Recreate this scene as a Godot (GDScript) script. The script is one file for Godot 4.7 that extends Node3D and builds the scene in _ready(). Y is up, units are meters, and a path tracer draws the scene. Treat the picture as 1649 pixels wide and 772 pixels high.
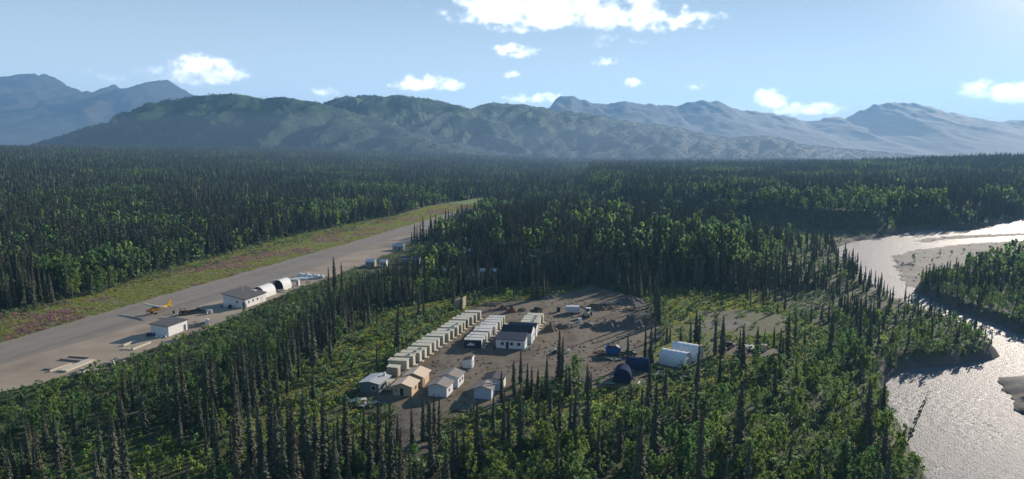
extends Node3D
# A gravel airstrip and a work camp in a spruce valley beside a braided glacial river, seen from 60 m up.

class Geo:
	var v := PackedVector3Array()
	var n := PackedVector3Array()
	var c := PackedColorArray()
	func tri(a: Vector3, b: Vector3, d: Vector3, col: Color) -> void:
		var m := (d - a).cross(b - a).normalized()
		v.append(a); v.append(b); v.append(d)
		n.append(m); n.append(m); n.append(m)
		c.append(col); c.append(col); c.append(col)
	func tric(a: Vector3, b: Vector3, d: Vector3, col: Color, mid: Vector3) -> void:
		if (d - a).cross(b - a).dot(a + b + d - 3.0 * mid) < 0.0:
			tri(a, d, b, col)
		else:
			tri(a, b, d, col)
	func quadc(a: Vector3, b: Vector3, d: Vector3, e: Vector3, col: Color, mid: Vector3) -> void:
		tric(a, b, d, col, mid)
		tric(a, d, e, col, mid)
	func hull8(p: Array, col: Color) -> void:   # 0-3 one end, 4-7 the other
		var mid := Vector3.ZERO
		for q in p: mid += q / 8.0
		quadc(p[0], p[1], p[2], p[3], col, mid)
		quadc(p[4], p[5], p[6], p[7], col, mid)
		for i in 4:
			var j := (i + 1) % 4
			quadc(p[i], p[j], p[j + 4], p[i + 4], col, mid)
	func box(lo: Vector3, hi: Vector3, col := Color.WHITE, t := Transform3D()) -> Geo:
		var p := []
		for z in [lo.z, hi.z]:
			for q in [Vector2(lo.x, lo.y), Vector2(hi.x, lo.y), Vector2(hi.x, hi.y), Vector2(lo.x, hi.y)]:
				p.append(t * Vector3(q.x, q.y, z))
		hull8(p, col)
		return self
	func slab(mid: Vector3, size: Vector3, col := Color.WHITE, t := Transform3D()) -> Geo:
		return box(mid - size / 2.0, mid + size / 2.0, col, t)
	func tube(a: Vector3, b: Vector3, ra: float, rb: float, seg := 6, col := Color.WHITE, caps := true) -> Geo:
		var w := (b - a).normalized()
		var u := w.cross(Vector3.RIGHT if absf(w.x) < 0.8 else Vector3.UP).normalized()
		var s := w.cross(u)
		var mid := (a + b) / 2.0
		for i in seg:
			var p := TAU * i / seg
			var q := TAU * (i + 1) / seg
			var d0 := u * cos(p) + s * sin(p)
			var d1 := u * cos(q) + s * sin(q)
			quadc(a + d0 * ra, a + d1 * ra, b + d1 * rb, b + d0 * rb, col, mid)
			if caps:
				tric(a, a + d0 * ra, a + d1 * ra, col, mid)
				tric(b, b + d0 * rb, b + d1 * rb, col, mid)
		return self
	func prism(poly: PackedVector2Array, z0: float, z1: float, col := Color.WHITE, t := Transform3D()) -> Geo:   # a convex outline in x, y drawn out along z
		var m2 := Vector2.ZERO
		for q in poly: m2 += q / poly.size()
		var mid := t * Vector3(m2.x, m2.y, (z0 + z1) / 2.0)
		var k := poly.size()
		for i in k:
			var a := poly[i]
			var b := poly[(i + 1) % k]
			quadc(t * Vector3(a.x, a.y, z0), t * Vector3(b.x, b.y, z0), t * Vector3(b.x, b.y, z1), t * Vector3(a.x, a.y, z1), col, mid)
			for z in [z0, z1]:
				tric(t * Vector3(m2.x, m2.y, z), t * Vector3(a.x, a.y, z), t * Vector3(b.x, b.y, z), col, mid)
		return self
	func loft(rings: Array, col := Color.WHITE, caps := true) -> Geo:   # rings: arrays of points with the same count
		for i in rings.size() - 1:
			var r0: Array = rings[i]
			var r1: Array = rings[i + 1]
			var mid := Vector3.ZERO
			for q in r0 + r1: mid += q / (2.0 * r0.size())
			for k in r0.size():
				var l := (k + 1) % r0.size()
				quadc(r0[k], r0[l], r1[l], r1[k], col, mid)
		if caps:
			for e in [0, rings.size() - 1]:
				var r: Array = rings[e]
				var o: Array = rings[1 if e == 0 else e - 1]
				var mid := Vector3.ZERO
				var inner := Vector3.ZERO
				for q in r: mid += q / r.size()
				for q in o: inner += q / o.size()
				for k in r.size(): tric(mid, r[k], r[(k + 1) % r.size()], col, inner)
		return self
	func mesh(mat: Material) -> ArrayMesh:
		var arr := []
		arr.resize(Mesh.ARRAY_MAX)
		arr[Mesh.ARRAY_VERTEX] = v
		arr[Mesh.ARRAY_NORMAL] = n
		arr[Mesh.ARRAY_COLOR] = c
		var m := ArrayMesh.new()
		m.add_surface_from_arrays(Mesh.PRIMITIVE_TRIANGLES, arr)
		m.surface_set_material(0, mat)
		return m

var rng := RandomNumberGenerator.new()
var noise := FastNoiseLite.new()      # about one bump per 100 m at x1
var ridged := FastNoiseLite.new()
var soft := FastNoiseLite.new()      # smooth folds
var M := {}
var used := {}

# ---------------------------------------------------------------- the plan, in metres (x to the east, -z ahead)
var RUNWAY := PackedVector2Array([Vector2(-187, -90), Vector2(-157, -206), Vector2(-143, -267), Vector2(-126, -335), Vector2(-102, -425), Vector2(-70, -560), Vector2(-50, -645), Vector2(-44, -668), Vector2(-34, -672), Vector2(-31, -655), Vector2(-48, -588), Vector2(-73.5, -470), Vector2(-90, -380), Vector2(-105.3, -300), Vector2(-119.8, -249), Vector2(-131.7, -211), Vector2(-141.4, -185), Vector2(-165, -90)])
var APRON := PackedVector2Array([Vector2(-170, -90), Vector2(-145, -185), Vector2(-124, -249), Vector2(-109, -300), Vector2(-94, -380), Vector2(-77, -470), Vector2(-52, -588), Vector2(-36, -660), Vector2(-26, -660), Vector2(-34, -600), Vector2(-45, -520), Vector2(-63, -420), Vector2(-74, -352), Vector2(-84, -309), Vector2(-92, -285), Vector2(-94, -268), Vector2(-97, -252), Vector2(-98, -240), Vector2(-100, -225), Vector2(-104, -211), Vector2(-106, -202), Vector2(-110, -190), Vector2(-113, -182), Vector2(-120, -170), Vector2(-127, -160), Vector2(-133, -90)])
var VERGE := PackedVector2Array([Vector2(-240, -90), Vector2(-205, -180), Vector2(-188, -231), Vector2(-185, -244), Vector2(-177, -259), Vector2(-170, -279), Vector2(-170, -321), Vector2(-164, -364), Vector2(-153, -431), Vector2(-126, -528), Vector2(-99, -600), Vector2(-84, -694), Vector2(-32, -812), Vector2(-8, -812), Vector2(-24, -720), Vector2(-30, -660), Vector2(-42, -660), Vector2(-73, -540), Vector2(-105, -410), Vector2(-128, -325), Vector2(-150, -230), Vector2(-178, -120), Vector2(-180, -90)])
var CAMP := PackedVector2Array([Vector2(-36.8, -158), Vector2(-37.7, -172), Vector2(-34, -178), Vector2(-31, -195), Vector2(-26.7, -215), Vector2(-19.7, -240), Vector2(-12.7, -256), Vector2(1.3, -264), Vector2(13.6, -267), Vector2(20.6, -279), Vector2(33.8, -296), Vector2(43, -284), Vector2(52.8, -261), Vector2(49, -235), Vector2(48.5, -219), Vector2(42.3, -200), Vector2(38, -190), Vector2(37, -178), Vector2(33, -167), Vector2(20, -166), Vector2(15.7, -174), Vector2(7.3, -170), Vector2(0.8, -163), Vector2(-2.8, -153.5), Vector2(-9.1, -150), Vector2(-17.4, -148), Vector2(-28, -150)])
var MUD := PackedVector2Array([Vector2(-27, -153), Vector2(-16, -152), Vector2(-15, -132), Vector2(-19, -126), Vector2(-25, -133)])
var FIELD := PackedVector2Array([Vector2(53.3, -227), Vector2(68.5, -246), Vector2(85.8, -249), Vector2(97, -239), Vector2(90, -219), Vector2(73, -211), Vector2(62, -196), Vector2(56, -186), Vector2(50, -178), Vector2(40, -180), Vector2(39, -192), Vector2(44, -205)])
var MEADOWS := [
	PackedVector2Array([Vector2(-55, -128), Vector2(-57, -146), Vector2(-51, -156), Vector2(-39, -155), Vector2(-34, -141), Vector2(-37, -126), Vector2(-46, -120)]),
	PackedVector2Array([Vector2(13, -157), Vector2(25.6, -157), Vector2(23, -143), Vector2(14, -142)]),
	PackedVector2Array([Vector2(-41, -172), Vector2(-36, -188), Vector2(-33, -202), Vector2(-36, -206), Vector2(-42, -192), Vector2(-46, -178)]),
	PackedVector2Array([Vector2(-84, -118), Vector2(-86, -132), Vector2(-70, -136), Vector2(-62, -122), Vector2(-70, -112)]),
	PackedVector2Array([Vector2(-13, -148), Vector2(-2, -150), Vector2(2, -158), Vector2(-2, -162), Vector2(-9, -152)]),
]
var PAD := PackedVector2Array([Vector2(57, -226), Vector2(68, -234), Vector2(80, -235), Vector2(83, -229), Vector2(74, -223), Vector2(62, -219)])
var YARD := PackedVector2Array([Vector2(59, -203), Vector2(66, -206), Vector2(77, -203), Vector2(79, -196), Vector2(72, -191), Vector2(62, -194)])
var CHANNEL := PackedVector2Array([Vector2(30, 140), Vector2(30, 0), Vector2(40, -60), Vector2(63, -102), Vector2(80, -128), Vector2(88, -150), Vector2(92, -165), Vector2(101, -183), Vector2(114, -196), Vector2(138, -202), Vector2(150, -208), Vector2(157, -222), Vector2(161, -245), Vector2(158, -280), Vector2(165, -320), Vector2(184, -385), Vector2(199, -425), Vector2(207, -438), Vector2(234.5, -470), Vector2(268, -493), Vector2(307, -529), Vector2(328, -537), Vector2(355, -533), Vector2(400, -572), Vector2(462, -621), Vector2(700, -760), Vector2(1000, -900), Vector2(1000, -720), Vector2(560, -520), Vector2(420, -475), Vector2(330, -426), Vector2(255, -374), Vector2(214, -338), Vector2(190, -316), Vector2(183, -306), Vector2(180, -295), Vector2(177, -270), Vector2(179, -251), Vector2(177, -232), Vector2(186, -190), Vector2(200, -150), Vector2(215, -80), Vector2(230, 0), Vector2(240, 140)])
var TERRACE := PackedVector2Array([Vector2(100, -650), Vector2(160, -625), Vector2(190, -605), Vector2(208, -540), Vector2(236, -512), Vector2(275, -505), Vector2(304, -540), Vector2(328, -549), Vector2(355, -546), Vector2(396, -585), Vector2(456, -636), Vector2(700, -780), Vector2(3000, -1600), Vector2(3000, -2600), Vector2(300, -2600), Vector2(100, -1000)])
var BENCH := PackedVector2Array([Vector2(-30, -390), Vector2(-5, -330), Vector2(15, -302), Vector2(45, -301), Vector2(80, -298), Vector2(108, -300), Vector2(126, -322), Vector2(142, -352), Vector2(158, -392), Vector2(160, -440), Vector2(150, -480), Vector2(100, -530), Vector2(20, -560), Vector2(-25, -480)])
var RUTS := [   # where vehicles drive
	PackedVector2Array([Vector2(-14, -150), Vector2(-9, -165), Vector2(-16, -188), Vector2(-20, -205), Vector2(-11, -236), Vector2(2, -258), Vector2(16, -268), Vector2(36, -292)]),
	PackedVector2Array([Vector2(-9, -172), Vector2(6, -186), Vector2(20, -192), Vector2(24, -210), Vector2(20, -238), Vector2(14, -262)]),
	PackedVector2Array([Vector2(-6, -176), Vector2(12, -181), Vector2(26, -176)]),
	PackedVector2Array([Vector2(10, -190), Vector2(14, -215), Vector2(12, -240), Vector2(4, -256)]),
	PackedVector2Array([Vector2(22, -200), Vector2(36, -208), Vector2(46, -222), Vector2(44, -246), Vector2(34, -262)]),
]
var BARS := [
	PackedVector2Array([Vector2(257.7, -454), Vector2(280, -480), Vector2(305.3, -499), Vector2(342, -510), Vector2(391.7, -523), Vector2(520, -580), Vector2(520, -548), Vector2(370, -496), Vector2(308.4, -476), Vector2(261, -447)]),
	PackedVector2Array([Vector2(246, -432), Vector2(222, -408), Vector2(205, -376), Vector2(186, -333), Vector2(181, -308), Vector2(188, -300), Vector2(230, -340), Vector2(280, -395), Vector2(356, -440), Vector2(440, -465), Vector2(540, -505), Vector2(520, -530), Vector2(357.8, -480), Vector2(310.9, -466)]),
	PackedVector2Array([Vector2(196, -432), Vector2(207, -436), Vector2(230.9, -461), Vector2(263.8, -484), Vector2(300, -518), Vector2(299, -542), Vector2(262, -524), Vector2(215, -485), Vector2(192, -455)]),
	PackedVector2Array([Vector2(137.3, -188), Vector2(131, -176), Vector2(126.3, -164), Vector2(124, -148), Vector2(140, -140), Vector2(165, -170), Vector2(160, -192), Vector2(146, -191)]),
]
var LEAFY := [   # where broad-leaved growth prevails
	PackedVector2Array([Vector2(31, -156), Vector2(57, -173), Vector2(98, -184), Vector2(93, -160), Vector2(86, -130), Vector2(75, -70), Vector2(-10, -70), Vector2(-8, -118), Vector2(4, -132), Vector2(18, -140)]),
	PackedVector2Array([Vector2(-150, -150), Vector2(-112, -178), Vector2(-96, -184), Vector2(-82, -152), Vector2(-84, -133), Vector2(-110, -118)]),
	PackedVector2Array([Vector2(-104, -205), Vector2(-97, -232), Vector2(-94, -250), Vector2(-84, -240), Vector2(-70.7, -222), Vector2(-60, -170), Vector2(-76, -166)]),
	PackedVector2Array([Vector2(69, -178), Vector2(88, -201), Vector2(128, -222), Vector2(150, -225), Vector2(152, -206), Vector2(127, -196), Vector2(106, -186), Vector2(95, -178)]),
	PackedVector2Array([Vector2(56, -250), Vector2(81, -284), Vector2(130, -284), Vector2(112, -222), Vector2(87, -200), Vector2(100, -242), Vector2(84, -256)]),
	PackedVector2Array([Vector2(30, -308), Vector2(57, -345), Vector2(140, -368), Vector2(122, -312), Vector2(100, -303)]),
	PackedVector2Array([Vector2(183, -306), Vector2(224, -348), Vector2(346, -448), Vector2(560, -520), Vector2(600, -400), Vector2(250, -200), Vector2(177, -232), Vector2(180, -295)]),
	PackedVector2Array([Vector2(190, -620), Vector2(210, -545), Vector2(240, -517), Vector2(277, -510), Vector2(306, -548), Vector2(330, -556), Vector2(360, -560), Vector2(330, -600), Vector2(230, -610)]),
]
var THIN := [    # where few spruces stand among low bushes
	PackedVector2Array([Vector2(-57, -178), Vector2(-53, -201), Vector2(-46.7, -249), Vector2(-23, -270), Vector2(-10, -285), Vector2(30, -300), Vector2(20, -276), Vector2(-15, -256), Vector2(-33, -195), Vector2(-36, -173), Vector2(-30, -130), Vector2(-56, -130), Vector2(-58, -150)]),
	PackedVector2Array([Vector2(-34, -150), Vector2(-2, -154), Vector2(7, -170), Vector2(20, -168), Vector2(38, -178), Vector2(60, -194), Vector2(80, -190), Vector2(60, -172), Vector2(40, -158), Vector2(18, -142), Vector2(0, -134), Vector2(-14, -124), Vector2(-38, -122)]),
	PackedVector2Array([Vector2(150, -485), Vector2(200, -440), Vector2(210, -442), Vector2(268, -496), Vector2(300, -544), Vector2(275, -508), Vector2(236, -514), Vector2(208, -543), Vector2(165, -615), Vector2(110, -600), Vector2(110, -535)]),
	PackedVector2Array([Vector2(36, -180), Vector2(40, -200), Vector2(52, -230), Vector2(55, -262), Vector2(40, -300), Vector2(82, -285), Vector2(128, -284), Vector2(110, -222), Vector2(84, -188), Vector2(56, -176)]),
]
var BUSHY := [   # low bushes only
	PackedVector2Array([Vector2(-112, -188), Vector2(-104, -211), Vector2(-97, -252), Vector2(-92, -285), Vector2(-84, -309), Vector2(-74, -352), Vector2(-63, -420), Vector2(-48, -420), Vector2(-55, -352), Vector2(-64, -300), Vector2(-69, -262), Vector2(-77, -222), Vector2(-88, -188), Vector2(-96, -178)]),
	PackedVector2Array([Vector2(-140, -90), Vector2(-129, -158), Vector2(-118, -178), Vector2(-106, -198), Vector2(-92, -182), Vector2(-102, -150), Vector2(-106, -90)]),
]
var SPOTS := [[-66, -396, 9], [-52, -351, 9], [-68.5, -342, 7], [-40, -369, 5], [-22, -371, 6], [-30, -317, 5], [-12, -316, 7], [-60, -347, 5]]   # small clearings round the old cabins
var HEROES := [[-2.2, -152.0, 10.1], [2.2, -170.0, 9.2], [0.4, -166.5, 7.6], [3.6, -159.1, 9.3], [4.7, -159.9, 7.8], [6.3, -162.0, 7.1], [8.4, -159.9, 10.2], [8.7, -150.2, 7.5], [-4.0, -139.8, 8.4], [-18.1, -134.6, 9.9], [-17.1, -135.8, 9.2], [-14.9, -134.6, 10.2], [-22.5, -128.8, 9.0], [-31.2, -123.5, 15.2], [12.7, -170.5, 12.6], [18.4, -163.3, 7.9], [19.1, -161.2, 6.7], [12.9, -159.9, 8.6], [14.0, -159.9, 7.6], [31.8, -183.5, 9.5], [37.8, -189.9, 10.4], [38.4, -185.2, 11.0], [44.6, -209.3, 6.2], [47.7, -206.6, 6.3], [48.6, -206.6, 6.1], [51.1, -203.3, 6.2], [53.5, -201.3, 9.5], [55.8, -203.3, 11.6], [56.9, -203.9, 10.3], [58.7, -193.7, 12.8], [60.5, -192.7, 13.0], [46.0, -165.5, 11.7], [53.0, -170.1, 8.5], [31.0, -150.5, 12.0], [36.5, -158.3, 9.5], [27.8, -153.9, 5.3], [24.0, -151.3, 6.2], [30.1, -153.2, 5.2], [62.3, -179.9, 12.6], [68.5, -187.5, 10.9], [76.0, -190.3, 9.8], [76.1, -184.7, 14.3], [-46.6, -128.0, 17.0], [-45.8, -129.4, 14.6], [-39.9, -128.0, 12.0], [-37.7, -126.7, 10.7], [-31.4, -125.3, 13.0], [-27.9, -124.0, 11.7], [-26.0, -128.0, 9.5], [-24.5, -128.0, 8.9], [-19.7, -130.8, 9.1], [-10.3, -121.5, 8.5], [-71.9, -114.5, 14.9], [-68.5, -112.3, 14.6], [-68.1, -114.5, 13.2], [-72.7, -144.8, 16.9], [-69.8, -141.5, 15.8], [-54.5, -183.6, 14.9], [-58.3, -192.1, 15.5], [-73.3, -281.5, 15.2], [-72.8, -269.7, 13.8], [-67.9, -272.0, 14.7]]
const WATER := -5.0

func smooth(a: float, b: float, x: float) -> float:
	return smoothstep(a, b, x)

func sd(poly: PackedVector2Array, p: Vector2) -> float:   # distance to the outline, positive inside
	var best := 1e18
	var inside := false
	var b := poly[poly.size() - 1]
	for a in poly:
		var e := b - a
		var w := p - a
		var t := clampf(w.dot(e) / e.dot(e), 0.0, 1.0)
		best = minf(best, (w - e * t).length_squared())
		if (a.y > p.y) != (b.y > p.y) and p.x < (b.x - a.x) * (p.y - a.y) / (b.y - a.y) + a.x:
			inside = not inside
		b = a
	return sqrt(best) if inside else -sqrt(best)

func within(poly: PackedVector2Array, x: float, z: float) -> bool:
	return Geometry2D.is_point_in_polygon(Vector2(x, z), poly)

func bank(x: float, z: float) -> float:
	return sd(CHANNEL, Vector2(x, z)) + noise.get_noise_2d(x * 9.0, z * 9.0) * 2.2

func ground(x: float, z: float) -> float:
	var p := Vector2(x, z)
	var left := (x + 188.0) * -0.971 + (z + 231.0) * -0.238
	var h := 46.0 * smooth(0.0, 1350.0, left) * (1.0 - smooth(2600.0, 4200.0, -z)) + (2.5 * noise.get_noise_2d(x, z) + 0.8) * smooth(4.0, 160.0, left)
	h -= 0.22 * (0.5 + 0.5 * noise.get_noise_2d(x * 6.0, z * 6.0))
	if z < -290.0 and z > -600.0 and x > -60.0 and x < 190.0:
		h += 9.0 * smooth(-3.0, 20.0, sd(BENCH, p) + noise.get_noise_2d(x * 3.0, z * 3.0) * 5.0)
	if z < -480.0 and x > 60.0:
		h += 12.0 * smooth(-4.0, 13.0, sd(TERRACE, p) + noise.get_noise_2d(x * 4.0, z * 4.0) * 4.0) * (1.0 - smooth(1300.0, 2500.0, -z))
		h += 24.0 * smooth(380.0, 1050.0, x) * exp(-pow((z + 1250.0) / 330.0, 2.0))
	if x > 180.0 and z > -500.0:
		h -= 2.5 * smooth(180.0, 215.0, x)
	if x > 22.0:
		if z > -300.0: h -= 1.2 * smooth(60.0, 110.0, x)
		h = lerpf(h, -7.5, smooth(-2.5, 3.0, bank(x, z)))
	if z < -600.0:
		h += 3.0 * noise.get_noise_2d(x * 0.4, z * 0.4) * smooth(600.0, 1100.0, -z)
	return h

# ---------------------------------------------------------------- bookkeeping
func tag(o: Node3D, label: String, category := "", group := "", kind := "") -> Node3D:
	if label: o.set_meta("label", label)
	if category: o.set_meta("category", category)
	if group: o.set_meta("group", group)
	if kind: o.set_meta("kind", kind)
	return o

func numbered(called: String) -> String:
	var k: int = used.get(called, 0)
	used[called] = k + 1
	return called if k == 0 else "%s_%03d" % [called, k]

func thing(called: String, label: String, category: String, at: Vector3, turn := 0.0, group := "") -> Node3D:
	var o := Node3D.new()
	o.name = numbered(called)
	add_child(o)
	o.position = at
	o.rotation.y = turn
	return tag(o, label, category, group)

func put(called: String, g: Geo, mat: Material, parent: Node3D = self) -> MeshInstance3D:
	return put_mesh(called, g.mesh(mat), parent)

func put_mesh(called: String, m: Mesh, parent: Node3D = self) -> MeshInstance3D:
	var o := MeshInstance3D.new()
	o.mesh = m
	if parent == self:
		o.name = numbered(called)
	else:
		var k := 0
		for q in parent.get_children():
			if str(q.name).trim_suffix("_" + str(q.name).get_slice("_", str(q.name).get_slice_count("_") - 1)) == called or q.name == called: k += 1
		o.name = called if k == 0 else "%s_%03d" % [called, k]
	parent.add_child(o, true)
	return o

func copy_of(src: Node3D, label: String, at: Vector3, turn: float) -> Node3D:
	var o: Node3D = src.duplicate()
	o.name = numbered(str(src.name).trim_suffix("_001"))
	add_child(o, true)
	o.position = at
	o.rotation.y = turn
	o.set_meta("label", label)
	return o

# ---------------------------------------------------------------- materials
func tone(r: float, g: float, b: float) -> Color:     # a real-world base colour, given linear
	return Color(r, g, b).linear_to_srgb()

func noise_tex(size: int, freq: float, lo: float, hi: float, sd_: int, octaves := 5, as_normal := false, bump := 6.0) -> NoiseTexture2D:
	var f := FastNoiseLite.new()
	f.seed = sd_
	f.frequency = freq
	f.noise_type = FastNoiseLite.TYPE_SIMPLEX_SMOOTH
	f.fractal_octaves = octaves
	var t := NoiseTexture2D.new()
	t.width = size
	t.height = size
	t.seamless = true
	t.noise = f
	if as_normal:
		t.as_normal_map = true
		t.bump_strength = bump
	else:
		var g := Gradient.new()
		g.set_color(0, Color(lo, lo, lo))
		g.set_color(1, Color(hi, hi, hi))
		t.color_ramp = g
	return t

func mat(called: String, col: Color, rough := 0.9, tex: Texture2D = null, scale := 0.25, vertex := false, normal: Texture2D = null, nscale := 1.0) -> StandardMaterial3D:
	var m := StandardMaterial3D.new()
	m.resource_name = called
	m.albedo_color = col
	m.roughness = rough
	m.metallic_specular = 0.35
	m.vertex_color_use_as_albedo = vertex
	if tex or normal:
		m.uv1_triplanar = true
		m.uv1_world_triplanar = true
		m.uv1_scale = Vector3.ONE * scale
	if tex: m.albedo_texture = tex
	if normal:
		m.normal_enabled = true
		m.normal_texture = normal
		m.normal_scale = nscale
	M[called] = m
	return m

func make_materials() -> void:
	var fine := noise_tex(512, 0.03, 0.62, 1.0, 11)
	var grime := noise_tex(512, 0.012, 0.78, 1.0, 12)
	var relief := noise_tex(512, 0.03, 0, 1, 13, 5, true, 8.0)
	var ripple := noise_tex(512, 0.022, 0, 1, 14, 4, true, 14.0)
	mat("soil", Color.WHITE, 0.95, fine, 0.11, true, relief, 0.8)
	mat("gravel", Color.WHITE, 0.92, fine, 0.17, true, relief, 0.5)
	mat("leaf", Color.WHITE, 0.75, null, 1.0, true)
	M.leaf.backlight_enabled = true
	M.leaf.backlight = Color(1.1, 1.1, 1.1)
	M.leaf.cull_mode = BaseMaterial3D.CULL_DISABLED
	mat("needle", Color.WHITE, 0.85, null, 1.0, true)
	M.needle.backlight_enabled = true
	M.needle.backlight = Color(0.6, 0.6, 0.6)
	M.needle.cull_mode = BaseMaterial3D.CULL_DISABLED
	mat("rock", Color.WHITE, 0.95, noise_tex(512, 0.02, 0.7, 1.0, 15), 0.0016, true)
	var w := mat("water", tone(0.185, 0.198, 0.208), 0.48, grime, 0.02, false, ripple, 1.0)
	w.uv1_scale = Vector3(0.16, 0.16, 0.16)
	w.metallic_specular = 0.13
	mat("white_wall", tone(0.76, 0.77, 0.77), 0.6, grime, 0.3)
	mat("white_fabric", tone(0.76, 0.77, 0.77), 0.7, grime, 0.35)
	mat("cream_wall", tone(0.5, 0.48, 0.37), 0.7, grime, 0.3)
	mat("cream_roof", tone(0.6, 0.58, 0.45), 0.6, grime, 0.3)
	mat("offwhite", tone(0.66, 0.64, 0.58), 0.6, grime, 0.3)
	mat("tan_wall", tone(0.42, 0.36, 0.26), 0.8, grime, 0.4)
	mat("grey_roof", tone(0.1, 0.1, 0.1), 0.8, grime, 0.3)
	mat("dark_roof", tone(0.035, 0.035, 0.045), 0.75, grime, 0.3)
	mat("navy_roof", tone(0.07, 0.075, 0.1), 0.7, grime, 0.3)
	mat("brown_roof", tone(0.26, 0.235, 0.21), 0.8, grime, 0.3)
	mat("metal_roof", tone(0.5, 0.51, 0.5), 0.45, grime, 0.3)
	mat("plywood", tone(0.62, 0.47, 0.31), 0.8, grime, 0.4)
	mat("plywood_roof", tone(0.68, 0.55, 0.4), 0.8, grime, 0.4)
	mat("slate_wall", tone(0.16, 0.2, 0.2), 0.8, grime, 0.3)
	mat("pale_blue", tone(0.6, 0.64, 0.74), 0.6, grime, 0.3)
	mat("navy_paint", tone(0.02, 0.025, 0.05), 0.5, grime, 0.3)
	mat("navy_fabric", tone(0.03, 0.05, 0.1), 0.95, grime, 0.4)
	M.navy_fabric.metallic_specular = 0.1
	mat("blue_paint", tone(0.02, 0.12, 0.34), 0.5, grime, 0.4)
	mat("glass", tone(0.03, 0.035, 0.04), 0.15)
	mat("dark", tone(0.03, 0.03, 0.03), 0.8)
	mat("rubber", tone(0.025, 0.025, 0.025), 0.85)
	mat("steel", tone(0.3, 0.3, 0.3), 0.5)
	mat("lumber", tone(0.6, 0.54, 0.42), 0.85, grime, 0.6)
	mat("old_wood", tone(0.24, 0.2, 0.16), 0.9, grime, 0.6)
	mat("grey_wood", tone(0.33, 0.32, 0.3), 0.9, grime, 0.6)
	mat("yellow", tone(0.75, 0.42, 0.03), 0.35, grime, 0.5)
	mat("wing_paint", tone(0.4, 0.37, 0.27), 0.4, grime, 0.5)
	mat("orange", tone(0.7, 0.2, 0.02), 0.35, grime, 0.5)
	mat("rust", tone(0.2, 0.07, 0.035), 0.8, grime, 0.5)
	mat("dark_paint", tone(0.05, 0.05, 0.055), 0.5, grime, 0.5)
	mat("green_paint", tone(0.1, 0.16, 0.1), 0.6, grime, 0.5)
	mat("grey_soil", tone(0.17, 0.152, 0.135), 0.95, fine, 0.25, false, relief, 1.0)
	mat("brown_soil", tone(0.2, 0.14, 0.09), 0.95, fine, 0.25, false, relief, 1.0)
	mat("bark", tone(0.09, 0.075, 0.06), 0.95)
	mat("pale_bark", tone(0.3, 0.28, 0.23), 0.9)
	for k in 4:
		var t: Color = [tone(1, 1, 1), tone(0.78, 0.82, 0.76), tone(1.0, 0.86, 0.8), tone(0.86, 0.98, 0.85)][k]
		var a: StandardMaterial3D = M.needle.duplicate()
		a.albedo_color = t
		M["needle%d" % k] = a
		var b: StandardMaterial3D = M.leaf.duplicate()
		b.albedo_color = [tone(1, 1, 1), tone(0.8, 0.85, 0.8), tone(1.0, 0.93, 0.7), tone(0.72, 0.85, 0.85)][k]
		M["leaf%d" % k] = b

# ---------------------------------------------------------------- sheets of land
func axis(lo: float, a: float, b: float, hi: float, step: float, growth: float) -> PackedFloat32Array:
	var out := PackedFloat32Array()
	var x := a
	var s := step
	while x > lo:
		s *= growth
		x = maxf(x - s, lo)
		out.append(x)
	out.reverse()
	x = a
	while x < b:
		out.append(x)
		x += step
	s = step
	while x < hi:
		out.append(x)
		s *= growth
		x = x + s
	out.append(hi)
	return out

func grid_mesh(xs: PackedFloat32Array, zs: PackedFloat32Array, hf: Callable, colf: Callable, material: Material) -> ArrayMesh:
	var nx := xs.size()
	var nz := zs.size()
	var v := PackedVector3Array()
	var n := PackedVector3Array()
	var c := PackedColorArray()
	var idx := PackedInt32Array()
	for j in nz:
		for i in nx:
			v.append(Vector3(xs[i], hf.call(xs[i], zs[j]), zs[j]))
	for j in nz:
		for i in nx:
			var l := v[j * nx + maxi(i - 1, 0)]
			var r := v[j * nx + mini(i + 1, nx - 1)]
			var u := v[maxi(j - 1, 0) * nx + i]
			var d := v[mini(j + 1, nz - 1) * nx + i]
			var m := (d - u).cross(r - l).normalized()
			n.append(m)
			c.append(colf.call(v[j * nx + i], m))
	for j in nz - 1:
		for i in nx - 1:
			var a := j * nx + i
			idx.append_array([a, a + 1, a + nx, a + 1, a + nx + 1, a + nx])
	var arr := []
	arr.resize(Mesh.ARRAY_MAX)
	arr[Mesh.ARRAY_VERTEX] = v
	arr[Mesh.ARRAY_NORMAL] = n
	arr[Mesh.ARRAY_COLOR] = c
	arr[Mesh.ARRAY_INDEX] = idx
	var m := ArrayMesh.new()
	m.add_surface_from_arrays(Mesh.PRIMITIVE_TRIANGLES, arr)
	m.surface_set_material(0, material)
	return m

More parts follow.
